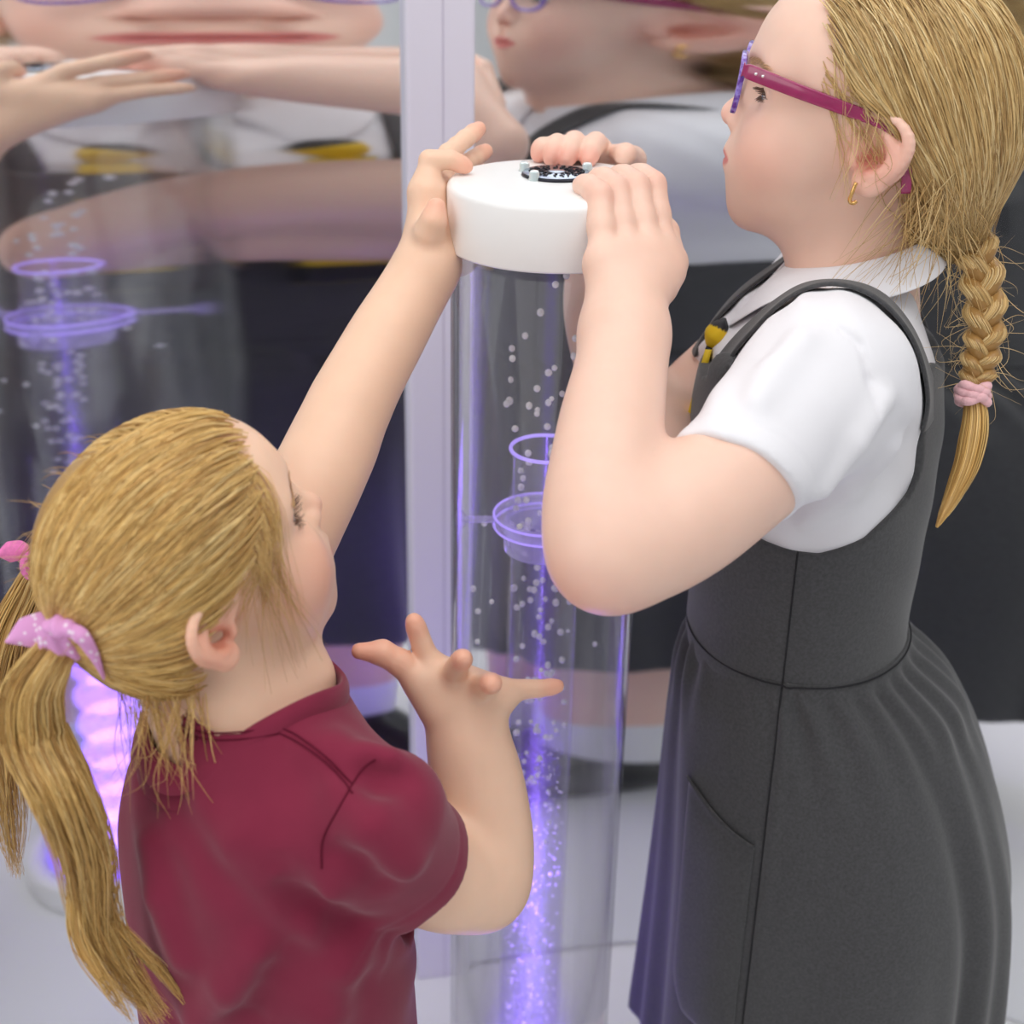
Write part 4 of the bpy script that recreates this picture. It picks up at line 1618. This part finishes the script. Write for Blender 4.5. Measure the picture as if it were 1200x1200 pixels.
# glasses
M_mag = clear_plastic('x', (1, 1, 1))
bpy.data.materials.remove(M_mag)
M_mag = simple('magenta_acetate', srgb(150, 30, 88), .16, var=(160, .25), Coat_Weight=.5)
mt, nt, b = mat_new('purple_blue_acetate')
b.inputs['Roughness'].default_value = .15
b.inputs['Coat Weight'].default_value = .5
tc = nt.nodes.new('ShaderNodeTexCoord')
n1 = nt.nodes.new('ShaderNodeTexNoise')
n1.inputs['Scale'].default_value = 260
n1.inputs['Detail'].default_value = 3
rp = nt.nodes.new('ShaderNodeValToRGB')
e_ = rp.color_ramp.elements
e_[0].position, e_[0].color = .38, (*srgb(96, 40, 150), 1)
e_[1].position, e_[1].color = .62, (*srgb(150, 130, 215), 1)
nt.links.new(tc.outputs['Object'], n1.inputs['Vector'])
nt.links.new(n1.outputs[0], rp.inputs[0])
nt.links.new(rp.outputs[0], b.inputs['Base Color'])
M_purp = mt
M_gold = simple('gold', srgb(226, 178, 110), .2, metal=1)
M_steel = simple('steel', srgb(220, 220, 224), .2, metal=1)
M_lens = clear_plastic('clear_lens', (.985, .985, .985), .5)
H = lambda x, y, z: HO + HR @ mm(x, y, z)
def ring_pts(sg, hw, hh, x0, n=72):
    out = []
    for t in np.linspace(0, 2 * PI, n, endpoint=False):
        c_, s_ = math.cos(t), math.sin(t)
        e = 2.6
        y = hw * math.copysign(abs(c_) ** (2 / e), c_)
        z = hh * math.copysign(abs(s_) ** (2 / e), s_)
        y2 = 31 + y
        out.append((x0 - .0022 * max(0, y2 - 20) ** 2 + .08 * z, sg * y2, 23 + z))
    return np.array(out)
gv, gf, off = [], [], 0
gl = None
secs = []
for sg in (1, -1):
    o_ = ring_pts(sg, 24.6, 20.6, 98.5)
    i_ = ring_pts(sg, 21.4, 17.2, 98.5)
    prof = [o_ + V(1.9, 0, 0), o_ + V(-1.9, 0, 0), i_ + V(-1.9, 0, 0), i_ + V(1.9, 0, 0)]
    n_ = len(o_)
    st = np.stack(prof, 1).reshape(-1, 3)
    k = np.arange(n_)[:, None]
    k2 = (k + 1) % n_
    j = np.arange(4)[None]
    j2 = (j + 1) % 4
    q = np.stack([k * 4 + j, k * 4 + j2, k2 * 4 + j2, k2 * 4 + j], -1).reshape(-1, 4)
    gv.append(st)
    gf.append((q if sg > 0 else q[:, ::-1]) + off)
    off += len(st)
br_v, br_f = tubes(np.array([[(99.5, y, 29 + 2.4 * math.cos(y / 8 * 1.5)) for y in np.linspace(-9, 9, 12)]]), 2.2, 8)
gv.append(br_v)
gfs = [np.concatenate(gf), br_f[0] + off]
gpts = np.concatenate(gv) * .001 @ HR.T + HO
gls = part('glasses', gpts, gfs, M_purp, PA, smooth=True)
md = gls.modifiers.new('b', 'BEVEL')
md.width = .0007
md.segments = 2
md.limit_method = 'ANGLE'
for sg in (1, -1):
    i_ = ring_pts(sg, 21.6, 17.4, 98.5)
    c_ = i_.mean(0)
    vs = [c_ + V(.8, 0, 0)] + list(i_)
    n_ = len(i_)
    fs = [(0, 1 + k, 1 + (k + 1) % n_) for k in range(n_)]
    part('lens', np.array(vs) * .001 @ HR.T + HO, fs, M_lens, gls)
    # temple arm
    tpth = smooth_path([(97, sg * 55.5, 35), (90, sg * 60, 35), (60, sg * 67, 33), (25, sg * 72.5, 31), (-4, sg * 75, 28.5), (-18, sg * 74, 18), (-26, sg * 71.5, 4), (-31, sg * 69, -11)], 60)
    tg = np.gradient(tpth, axis=0)
    tg /= np.linalg.norm(tg, axis=1, keepdims=True)
    wd = np.tile(V(0, 1, 0), (60, 1))
    upv = np.cross(tg, wd)
    hh = np.interp(np.linspace(0, 1, 60), [0, .1, .5, .8, 1], [6.2, 5.4, 4.2, 3.8, 3.4])
    rows = []
    for k in range(60):
        ro = []
        for a_ in np.linspace(0, 2 * PI, 16, endpoint=False):
            c_, s_ = math.cos(a_), math.sin(a_)
            ro.append(tpth[k] + wd[k] * 1.5 * math.copysign(abs(c_) ** .5, c_) + upv[k] * hh[k] * math.copysign(abs(s_) ** .5, s_))
        rows.append(ro)
    tv = np.array(rows).transpose(1, 0, 2).reshape(-1, 3)
    fs = grid_faces(16, 60, True)
    caps = [np.array([[k * 60 for k in range(16)][::-1], [k * 60 + 59 for k in range(16)]])]
    te = part('temple_arm', tv * .001 @ HR.T + HO, [fs] + caps, M_mag, gls)
    for dx in (0, 5):
        v, f = lathe([(0, .5), (1.1, .4), (1.3, 0), (0, 0)], 14)
        v = v[:, [0, 2, 1]] * V(1.3, sg, .8) + V(87 - dx, sg * 62.0 - sg * 0 + sg * dx * .25, 35.2)
        part('hinge_pin', v * .001 @ HR.T + HO, f, M_steel, gls)
# earrings
for sg in (1, -1):
    lob = H(2.5, sg * 77.5, -17.5)
    pth = [lob + HR @ mm(*q) for q in ((0, sg * .5, 6), (0.4, sg * 1.6, 3), (.6, sg * 1.9, -2), (.6, sg * 1.6, -5.5), (-.8, sg * 1, -7.4), (-3, sg * .4, -7.2), (-4, sg * 0, -5.5))]
    v, f = tubes(smooth_path(pth, 30)[None], .0013, 10)
    part('earring', v, f, M_gold, PA)
add_lashes(PA, HO, HR, 1.0, 20.5, 3.2, M_lash, droop=.55)
pb = hug(headA, brow(None, HO, HR, 1.0, None, 37), .0006)
strands('eyebrows', pb, .0003, PA, rsA, pal=[srgb(214, 176, 130), srgb(200, 160, 116)])

# ------------------------------------------------------------------ younger girl, left of the tube
PB = root_at('person', (-.14, .74, FLOOR))
tag(PB, 'small girl in maroon t-shirt with bunches looking up and reaching for the cap', 'person')
BS = .95
BO, BR = P(214, 695, .842), rotm(-.7, -26.3, 33.1)
RBt = rotm(0, 0, 35)
shR_B = P(440, 945, .828)                      # near (right) shoulder joint
OB = V(*(shR_B + RBt @ V(-.012, .098, 0))[:2], 0) + V(-.007, -.004, 0)
def Bp(x, y, z):
    return OB + RBt @ V(x, y, z)
zsh = shR_B[2]
shL_B = Bp(0.01, .088, zsh + .012)

# near arm, palm up
elB = P(566, 1036, .945)
wrB = P(547, 862, .945)
armBr = U([arm([shR_B + V(0, 0, -.015), P(484, 1010, .898), P(524, 1030, .918), elB], [.033, .0300, .0285, .0268], 14), arm([elB, P(569, 985, .945), P(560, 920, .945), wrB], [.0272, .0265, .0258, .0222], 14)], .012)
mB = [P(510, 790, .938), P(531, 797, .936), P(557, 808, .938), P(582, 815, .944)]
fB = [finger(mB[0], P(497, 762, .934), P(490, 742, .930), P(485, 728, .926), [.0080, .0070, .0064, .0056]),
      finger(mB[1], P(534, 784, .918), P(539, 776, .906), P(543, 771, .893), [.0080, .0072, .0066, .0058]),
      finger(mB[2], P(566, 803, .922), P(573, 801, .910), P(577, 801, .896), [.0080, .0074, .0068, .0062]),
      finger(mB[3], P(610, 808, .946), P(632, 807, .946), P(653, 804, .944), [.0078, .0064, .0056, .0048])]
palB = U([capsule(wrB, lerp(wrB, q, .9), .0185, .0125) for q in mB] + [capsule(mB[0], mB[3], .0092, .0088), capsule(P(520, 832, .938), P(497, 805, .937), .013, .010)], .012)
thB = chain([P(512, 826, .938), P(487, 793, .934), P(468, 776, .930), P(448, 765, .926), P(421, 763, .922)], [.0125, .0098, .0086, .0082, .0055], .004)
handB = hand(palB, fB + [thB], .008)
# far arm reaching up to the cap
wrB2 = P(503, 308, 1.012)
elB2 = P(391, 520, .975)
armBl = U([arm([shL_B, P(352, 600, .955), elB2], [.036, .0285, .0255], 12), arm([elB2, P(412, 470, .985), P(450, 400, 1.0), P(482, 345, 1.01), wrB2], [.0255, .0250, .0236, .0205, .0185], 14)], .012)
m2 = [P(499, 222, 1.010), P(508, 212, 1.032), P(515, 210, 1.052), P(520, 216, 1.07)]
f2 = [finger(m2[0], P(503, 188, 1.008), P(528, 187, 1.012), P(546, 195, 1.016), [.0082, .0072, .0064, .0054]),
      finger(m2[1], P(525, 180, 1.045), P(545, 163, 1.06), P(561, 151, 1.07), [.008, .0072, .0066, .0058]),
      finger(m2[2], P(538, 196, 1.065), P(555, 186, 1.08), P(569, 177, 1.09), [.0078, .0070, .0064, .0058]),
      finger(m2[3], P(535, 208, 1.08), P(550, 200, 1.09), P(560, 194, 1.10), [.007, .0062, .0056, .005])]
pal2 = U([capsule(wrB2, lerp(wrB2, q, .92), .0165, .0115) for q in m2] + [capsule(m2[0], m2[3], .0088, .008)], .012)
th2 = chain([lerp(wrB2, m2[0], .35) - FWD * .008, P(503, 272, .992), P(508, 258, .985), P(511, 243, .984)], [.0125, .0105, .0088, .0068], .004)
hand2 = hand(pal2, f2 + [th2], .007)
lj = U([U([armBr, armBl], 0), handB, hand2], .008)
b1, g1 = mesh_field(lj, V(-.32, .55, .55), V(.12, 1.2, 1.12), .0018)

headB = XF(head_node(eye=5.2, eyez=19, earf=26, back=67, chub=2, ears=.92, earsc=V(1.22, 1.1, .9), top=62, brow_top=38), BO, BR, BS)
nbB = Bp(-.006, 0, zsh + .046)
neckB = capsule(BO + BR @ mm(-14, 0, -36), nbB + RBt @ V(-.016, 0, -.03), .040, .050)
throatB = capsule(BO + BR @ mm(18, 0, -62), nbB + RBt @ V(.02, 0, -.01), .026, .030)
hnB = US(headB, [(U([neckB, throatB], .02), .02)])
b2, g2 = mesh_field(hnB, BO - V(.16, .17, .18), BO + V(.16, .17, .16), .0014, slack=2.4)
torsoB = stack([(.40, 0, 0, .066, .078), (.55, 0, 0, .066, .076), (.68, 0, 0, .068, .082), (zsh - .03, 0, 0, .056, .078), (zsh + .0, 0, 0, .040, .050), (zsh + .012, 0, 0, .034, .040)])
legB = []
for s in (1, -1):
    hip, kn, an = V(0, s * .044, .38), V(.012, s * .044, .24), V(-.005, s * .044, .10)
    legB.append(U([capsule(hip, kn, .05, .037), curve([kn, V(-.01, s * .044, .18), an], [.035, .037, .024], 10, .01)], .02))
bodyB = XF(U([torsoB] + legB, .03), OB, RBt)
b3, g3 = mesh_field(bodyB, OB + V(-.2, -.2, .06), OB + V(.2, .2, .85), .006)
vB = np.concatenate([b1, b2, b3])
fBm = np.concatenate([g1, g2 + len(b1), g3 + len(b1) + len(b2)])
BASE_B = srgb(241, 201, 174)
spB = [(BO + BR @ mm(66, s * 44, -14) * BS, .036, srgb(240, 168, 146), .6) for s in (1, -1)]
spB += [(BO + BR @ mm(98, 0, -6) * BS, .016, srgb(240, 176, 156), .5)]
spB += [(BO + BR @ mm(-8, s * 70, 6) * BS, .034, srgb(240, 160, 136), .65) for s in (1, -1)]
spB += [(BO + BR @ mm(-2, s * 70, 3) * BS, .012, srgb(206, 116, 92), .6) for s in (1, -1)]
spB += [(q, .016, srgb(242, 156, 132), .5) for q in (P(421, 763, .922), P(485, 726, .926), P(543, 771, .893), P(577, 801, .896), P(655, 804, .944), P(546, 195, 1.016), P(511, 243, .984), P(561, 151, 1.07), P(569, 177, 1.09))]
spB += [(P(448, 765, .926), .03, srgb(242, 164, 138), .5), (elB + V(0, 0, -.02), .035, srgb(238, 168, 146), .45)]
cB = skin_colors(BASE_B, spB)(vB)
cB = lip_paint(BO, BR, BS, srgb(222, 112, 108), .8)(vB, cB)
part('body', vB, fBm, M_skinB, PB, colors=cB)
eyes(PB, BO, BR, BS, 19, (.93, -.05, .2), 'blue')
add_lashes(PB, BO, BR, BS, 19, 5.2, M_lash, droop=0, ln=10.5)

# ---- t-shirt
shirtB_T = stack([(.33, -.004, 0, .092, .104), (.45, -.005, 0, .092, .104), (.56, -.007, 0, .092, .103), (.66, -.008, 0, .091, .105), (zsh - .045, -.008, 0, .086, .109), (zsh - .005, -.006, 0, .070, .104), (zsh + .030, -.012, 0, .058, .072), (zsh + .060, -.014, 0, .047, .050)])
shirtBW = XF(shirtB_T, OB, RBt)
h1, h2 = P(484, 1076, .872), P(546, 1034, .905)
hcB = (h1 + h2) / 2
adB = unit(elB - shR_B)
hvB = unit(h2 - h1)
hnBn = unit(adB - (adB @ hvB) * hvB)
hcB = P(482, 1011, .884)
axn = unit(P(566, 1040, .945) - shR_B)
axB = unit(hcB - shR_B)
slB = U([capsule(shR_B + V(0, 0, -.008), hcB, .0425, .0390), capsule(hcB, hcB + axB * .03, .0385, .038)], .01)
ts = US(shirtBW, [(INT(slB, half(hcB, axn), .003), .035)])
hcB2 = lerp(shL_B, P(352, 600, .955), .45)
ax2 = unit(hcB2 - shL_B)
slB2 = capsule(shL_B, hcB2 + ax2 * .02, .046, .040)
ts = US(ts, [(INT(slB2, half(hcB2, ax2), .003), .035)])
ts = SUB(ts, capsule(hcB - axB * .03, hcB + axB * .05, .027, .0355), .003)
ts = SUB(ts, capsule(hcB2 - ax2 * .03, hcB2 + ax2 * .05, .028, .036), .003)
# neck opening
nkn = unit(RBt @ V(.30, 0, .95))
nkc = nbB + V(0, 0, -.006) + RBt @ V(-.006, 0, 0)
ts = SUB(ts, capsule(nkc - nkn * .035, nkc + nkn * .06, .052, .057), .003)
def fold(node, pts, r, k, up):
    n = chain([P(*q) for q in pts], [r * .6] + [r] * (len(pts) - 2) + [r * .5], .006)
    return US(node, [(n, k)]) if up else SUB(node, n, k)
# pull folds from the armpit, the shoulder and down the back
for pts, r, up in (
        ([(374, 1046, .815), (335, 1010, .835), (300, 965, .85), (280, 930, .85)], .0055, True),
        ([(362, 1066, .81), (392, 1080, .818), (425, 1094, .83), (450, 1104, .84)], .005, False),
        ([(456, 888, .825), (430, 880, .84), (400, 872, .85), (372, 868, .85)], .006, True),
        ([(470, 905, .825), (446, 900, .84), (420, 896, .85)], .005, False),
        ([(362, 1070, .83), (330, 1100, .86), (285, 1135, .88), (240, 1180, .9)], .007, True),
        ([(350, 1090, .83), (330, 1130, .86), (300, 1180, .88), (285, 1220, .9)], .006, False),
        ([(430, 1090, .85), (400, 1130, .86), (385, 1180, .87), (380, 1230, .88)], .007, True),
        ([(345, 1000, .84), (352, 1030, .825), (366, 1062, .82)], .005, False),
        ([(200, 930, .86), (196, 975, .875), (205, 1030, .885), (230, 1100, .89)], .006, True),
        ([(400, 930, .8), (440, 960, .8), (480, 1000, .83)], .006, True),
        ([(395, 1000, .8), (420, 1012, .8), (450, 1024, .83)], .003, False)):
    pts = [(a_, b_, d_) for a_, b_, d_ in pts]
    # settle the fold on the shirt surface
    q = np.array([P(*p_) for p_ in pts])
    for _ in range(60):
        dd = field_val(ts, q)
        q = q + np.clip(dd, -.01, .01)[:, None] * FWD * .8
    n = chain(list(q), [r * .5] + [r] * (len(pts) - 2) + [r * .4], .006)
    ts = US(ts, [(n, .022)]) if up else SUB(ts, n, .02)
def ts_fold(p):
    f = .0016 * np.sin(p @ V(48, 36, 30) + .8) * np.sin(p @ V(-30, 40, 22))
    f += .0010 * np.sin(p @ V(110, -40, 80) + 2 * np.sin(p @ V(30, 25, 35)))
    t = (p - hcB) @ axn + .016
    near = np.linalg.norm(p - hcB, axis=1) < .085
    return f + np.where(near, .0010 * np.exp(-(t / .0013) ** 2), 0)
ts = WAVE(ts, ts_fold)
v, f = mesh_field(ts, OB + V(-.24, -.24, .345), OB + V(.24, .24, .88), .0026)
tee = part('t_shirt', v, f, M_maroon, PB)
# rib band round the neck
e1b = unit(RBt @ V(1, 0, 0) - (RBt @ V(1, 0, 0) @ nkn) * nkn)
e2b = np.cross(nkn, e1b)
thb = np.linspace(0, 2 * PI, 110, endpoint=False)
drs = np.array([math.cos(t) * e1b + math.sin(t) * e2b for t in thb])
zsf = np.full(110, -.05)
for zt in np.arange(-.05, .045, .0012):
    q = nkc + drs * .0605 + nkn * zt
    zsf = np.where(field_val(ts, q) < 0, zt, zsf)
ker_ = np.hanning(19)
ker_ /= ker_.sum()
zsf = np.convolve(np.concatenate([zsf[-9:], zsf, zsf[:9]]), ker_, 'valid')
rows = np.array([[nkc + d_ * r_ + nkn * (z0_ + z_) for r_, z_ in ((.0605, -.006), (.0612, .0002), (.0602, .0055), (.0578, .0105), (.0552, .0130), (.0530, .0120), (.0532, .006), (.0545, -.006), (.0550, -.018))] for d_, z0_ in zip(drs, zsf)])
band = part('neck_band', rows.reshape(-1, 3), grid_faces(110, 9, True), M_maroon, tee)
md = band.modifiers.new('s', 'SUBSURF')
md.levels = md.render_levels = 1
def on_surface(node, pts, off=.0004):
    q = np.array(pts, float)
    for _ in range(80):
        dd = field_val(node, q)
        q = q + np.clip(dd - off, -.008, .008)[:, None] * FWD * .7
    return q
def stitched(name, pxs, d0, n=50):
    p2 = smooth_path([(a_, b_, d0) for a_, b_ in pxs], n)
    q = on_surface(ts, [P(*r_) for r_ in p2])
    for dx in (0, 1):
        q2 = q if dx == 0 else on_surface(ts, [P(a_ + 3, b_ + 8, d0) for a_, b_, _ in p2])
        seam(name, q2, .00055, M_maroon_seam, tee)
stitched('back_neck_seam', [(196, 858), (235, 864), (280, 862), (318, 857)], .80)
stitched('shoulder_seam', [(318, 856), (350, 870), (385, 893), (412, 918)], .80)
q = on_surface(ts, [P(*r_) for r_ in smooth_path([(430, 908, .76), (412, 922, .76), (388, 962, .76), (368, 1002, .76), (365, 1040, .76)], 60)], .0002)
seam('armhole_seam', q, .0006, M_maroon_seam, tee)
# lower clothes, below the picture but seen in the mirror
skB = []
uu = np.linspace(0, 2 * PI, 140, endpoint=False)
for z in np.linspace(.43, .25, 14):
    t = (.43 - z) / .18
    r = .012 * t * np.sin(12 * uu)
    a, b_ = .083 + .045 * t, .094 + .045 * t
    skB.append(OB + np.stack([(a + r) * np.cos(uu), (b_ + r) * np.sin(uu), np.full_like(uu, z)], 1) @ RBt.T)
S = np.array(skB).transpose(1, 0, 2)
skb = part('skirt', S.reshape(-1, 3), grid_faces(140, 14, True)[:, ::-1], M_char, PB)
md = skb.modifiers.new('thick', 'SOLIDIFY')
md.thickness = .003
feet(PB, OB, RBt, (.044, -.044), -.006, .14, .028, .09)

# ---- younger girl: hair in two bunches
PALB = [srgb(212, 172, 102), srgb(230, 192, 122), srgb(196, 152, 86), srgb(238, 206, 142), srgb(220, 180, 108), srgb(184, 140, 78)]
hlB = [(-26, -62), (-24, -50), (-20, -18), (-12, -2), (-4, 10), (12, 20), (32, 30), (52, 46), (70, 64), (84, 80), (92, 121)]
skullB = XF(US(ell(mm(11.5, 0, 38), mm(78.5, 72, 66)), [(ell(mm(38, 0, 48), mm(51, 60, 41)), .03), (ell(mm(-4, 0, -5), mm(58, 64, 46)), .03)]), BO, BR, BS)
def surf_d(node, px, py, d0=.6):
    d = d0
    for _ in range(80):
        g_ = field_val(node, P(px, py, d)[None])[0]
        if g_ < .0003:
            break
        d += g_ * .8
        if d > 1.6:
            break
    return d
BD = .786
GB = P(82, 742, .801)           # near bunch
GB2 = P(50, 662, .955)                         # far bunch
shellB = hair_shell(headB, BO, BR, BS, hlB, 4, 67, top=62, extra=[(XF(capsule(BO * 0, BO * 0 + 1e-5, .001, .001), V(0, 0, 0), np.eye(3)), 0)])
uv, uf = mesh_field(shellB, BO - .17, BO + .17, .003)
rsB = np.random.default_rng(5)
rootsB = scalp_roots(skullB, BO, BR, BS, hlB, 12500, rsB)
locy = ((rootsB - BO) @ BR)[:, 1]
near = locy < .004
pn = comb(rootsB[near], GB, skullB, (.0035, .0075), 20, .005, rsB)
pn = detour(pn, BO, BR, BS, 17, 17, -2, -9)
pf = comb(rootsB[~near], GB2, skullB, (.0035, .0075), 20, .005, rsB)
pf = detour(pf, BO, BR, BS, 17, 17, -2, -9)
hairB = strands('hair', np.concatenate([pn, pf]), .00038, PB, rsB, pal=PALB, under=(uv, uf, srgb(178, 138, 80)))
def bunch(name, path, wids, n, rs, root, pal, r=.00045, waves=.002, ends=(.75, 1), flat=.7):
    K = 46
    c = smooth_path(path, K)
    wd = np.interp(np.linspace(0, 1, K), np.linspace(0, 1, len(wids)), wids)
    tg = np.gradient(c, axis=0)
    tg /= np.linalg.norm(tg, axis=1, keepdims=True)
    s1 = np.cross(tg, FWD)
    s1 /= np.linalg.norm(s1, axis=1, keepdims=True)
    s2 = np.cross(s1, tg)
    out = []
    tt0 = np.linspace(0, 1, K)
    for k in range(n):
        a_ = rs.uniform(0, 2 * PI)
        q = math.sqrt(rs.random())
        lock = rs.integers(0, 9)
        la = lock * .7
        w1 = waves * np.sin(tt0 * (7 + lock) + la * 3) * tt0 * 1.5
        w2 = waves * np.cos(tt0 * (6 + lock) + la * 2) * tt0
        o = c + (wd * q * math.cos(a_) + w1 * math.cos(la) * 2)[:, None] * s1 + (wd * q * math.sin(a_) * flat + w2)[:, None] * s2 + rs.normal(0, .0003, 3)
        e_ = rs.uniform(*ends)
        tt = np.linspace(0, e_, 26)
        out.append(np.stack([np.interp(tt, tt0, o[:, i]) for i in range(3)], 1))
    v, f = tubes(c[None, :34], (wd[:34] * .55)[None], 10)
    return strands(name, np.array(out), r, root, rs, pal=pal, under=(v, f[0], srgb(186, 144, 82)))
bunch('bunch', [GB, P(60, 772, BD + .006), P(38, 815, BD + .016), P(42, 870, BD + .024), P(72, 930, .80), P(100, 1000, .82), P(112, 1070, .84), P(140, 1130, .85), P(196, 1200, .86)],
      [.009, .0125, .0175, .0185, .0165, .015, .012, .010, .006], 900, rsB, hairB, PALB, waves=.0025)
# thin locks that part from the bunch
for path, wl2 in (([P(70, 900, .82), P(95, 990, .83), P(88, 1060, .83), P(96, 1110, .835), P(130, 1160, .84), P(158, 1200, .85)], [.006, .006, .005, .005, .004, .002]),
                  ([P(80, 930, .82), P(112, 1010, .835), P(118, 1060, .84), P(150, 1100, .85), P(190, 1140, .86), P(232, 1195, .865)], [.006, .006, .005, .004, .003, .001]),
                  ([P(72, 850, .822), P(98, 905, .828), P(118, 960, .835), P(112, 1010, .84), P(128, 1080, .845)], [.004, .004, .003, .003, .001])):
    bunch('loose_lock', path, wl2, 90, rsB, hairB, PALB, waves=.001)
bunch('bunch', [GB2, P(36, 690, .975), P(8, 760, .99), P(-2, 850, 1.01), P(10, 950, 1.03), P(20, 1030, 1.05)], [.008, .012, .016, .016, .012, .004], 350, rsB, hairB, PALB)
# loose strands: face framing, nape, baby hair on top
fl, fl2, fl3 = [], [], []
Hb = lambda x, y, z: BO + BR @ mm(x, y, z) * BS
for i in range(340):
    k = rsB.random()
    if k < .36:       # in front of the ear, from the forehead down past the cheek
        t = rsB.random()
        r0 = Hb(lerp(66, 34, t) + rsB.normal(0, 2), -lerp(32, 62, t), lerp(88, 50, t))
        e = Hb(rsB.uniform(8, 60) - 10 * t, -rsB.uniform(58, 68), rsB.uniform(-62, 30))
        m1 = Hb(lerp(70, 34, t) + rsB.normal(0, 5), -lerp(50, 68, t), lerp(56, 30, t) + rsB.normal(0, 4))
        fl.append(smooth_path([r0, m1, e], 16))
    elif k < .72:     # nape
        r0 = Hb(rsB.uniform(-66, -26), -rsB.uniform(4, 58), rsB.uniform(-42, -8))
        e = r0 + BR @ mm(rsB.uniform(-20, 14), -rsB.uniform(-4, 14), 0) + V(rsB.uniform(-.014, .018), -rsB.uniform(0, .014), -rsB.uniform(.015, .07))
        m1 = (r0 + e) / 2 + BR @ mm(-4, -5, 0) + rsB.normal(0, .005, 3)
        fl2.append(smooth_path([r0, m1, e], 16))
    else:             # short halo
        g = rsB.normal(size=3)
        g /= np.linalg.norm(g)
        g[2] = abs(g[2])
        q0 = mm(0, 0, 42) + g * mm(86, 74, 80)
        if q0[0] > .055:
            q0[0] = .055
        r0 = BO + BR @ q0 * BS
        for _ in range(4):
            r0 = r0 - field_val(skullB, r0[None])[0] * field_grad(skullB, r0[None])[0]
        e = r0 + BR @ (mm(-10, 0, 2) + g * rsB.uniform(.003, .011)) + rsB.normal(0, .005, 3)
        fl3.append(smooth_path([r0, (r0 + e) / 2 + BR @ g * .003, e], 16))
for nm, q in (('temple_strands', fl), ('nape_strands', fl2), ('crown_strands', fl3)):
    strands(nm, hug(hnB, np.array(q), .0014), .00028, hairB, rsB, pal=[srgb(226, 190, 124), srgb(206, 164, 98), srgb(190, 146, 84)])
pb = hug(headB, brow(None, BO, BR, BS, None, 35), .0006)
strands('eyebrows', pb, .0003, PB, rsB, pal=[srgb(214, 172, 118)])

# pink bows
mt, nt, b = mat_new('pink_spotted_cotton')
b.inputs['Roughness'].default_value = .85
tc = nt.nodes.new('ShaderNodeTexCoord')
vo = nt.nodes.new('ShaderNodeTexVoronoi')
vo.inputs['Scale'].default_value = 210
rp = nt.nodes.new('ShaderNodeValToRGB')
rp.color_ramp.elements[0].position, rp.color_ramp.elements[0].color = .22, (*srgb(246, 226, 244), 1)
rp.color_ramp.elements[1].position, rp.color_ramp.elements[1].color = .32, (*srgb(226, 160, 214), 1)
nt.links.new(tc.outputs['Object'], vo.inputs['Vector'])
nt.links.new(vo.outputs['Distance'], rp.inputs[0])
nt.links.new(rp.outputs[0], b.inputs['Base Color'])
M_bow = mt
def leaf(pts, widths, normal, thick=.0022, n=26, m_=9):
    """pointed cloth tail along pts"""
    c = smooth_path(pts, n)
    wd = np.interp(np.linspace(0, 1, n), np.linspace(0, 1, len(widths)), widths)
    tg = np.gradient(c, axis=0)
    tg /= np.linalg.norm(tg, axis=1, keepdims=True)
    sd = np.cross(tg, normal)
    sd /= np.linalg.norm(sd, axis=1, keepdims=True)
    nn = np.cross(sd, tg)
    sd *= np.sign(sd @ sd[0])[:, None]
    u = np.linspace(-1, 1, m_)
    top = c[:, None] + wd[:, None, None] * u[None, :, None] * sd[:, None] + (thick * (1 - u ** 2))[None, :, None] * nn[:, None]
    bot = c[:, None] + wd[:, None, None] * u[None, :, None] * sd[:, None] - (thick * (1 - u ** 2))[None, :, None] * nn[:, None]
    v = np.concatenate([top.reshape(-1, 3), bot.reshape(-1, 3)])
    g = grid_faces(n, m_)
    return v, np.concatenate([g, g[:, ::-1] + n * m_])
tocam = -FWD
def bw(px, py, off=.026):
    """just outside the hair at a picture position"""
    return P(px, py, min(surf_d(skullB, max(px, 40), py), BD + .03) - off)
v, f = leaf([bw(72, 738), bw(52, 735), bw(30, 742), bw(8, 752)], [.004, .0088, .0088, .0012], tocam, .003)
bow = part('hair_bow', v, f, M_bow, PB)
v, f = leaf([bw(80, 738), bw(94, 745), bw(108, 765), bw(122, 794)], [.004, .0048, .0036, .0008], tocam, .0022)
part('bow_tail', v, f, M_bow, bow)
kb = U([ell(bw(66, 748), V(.0105, .008, .0125), rotm(0, 20, 0)), ell(bw(80, 752), V(.008, .007, .012), rotm(0, -20, 0)), ell(bw(76, 734), V(.012, .009, .006))], .004)
kb = WAVE(kb, lambda p: .0008 * np.sin(p @ V(700, 0, 150)))
field_part('bow_knot', kb, bw(72, 745) - .04, bw(72, 745) + .04, .0013, M_bow, bow)
v, f = tubes(np.array([[GB + .0135 * (math.cos(t) * unit(np.cross(unit(GB - BO), V(0, 0, 1))) + math.sin(t) * V(0, 0, 1) * .9) for t in np.linspace(0, 2 * PI, 40, endpoint=False)]]), .0042, 10, closed=True)
part('bow_band', v, f, M_bow, bow)
M_bow2 = simple('deep_pink_cotton', srgb(226, 120, 180), .85, var=(260, .3))
v, f = leaf([P(36, 648, .955), P(24, 645, .953), P(10, 647, .952), P(-4, 650, .952)], [.003, .0068, .0072, .001], tocam, .003)
bow2 = part('hair_bow', v, f, M_bow2, PB)
kb = ell(GB2 + FWD * -.015, V(.010, .010, .011))
field_part('bow_knot', kb, GB2 - .05, GB2 + .05, .0016, M_bow2, bow2)
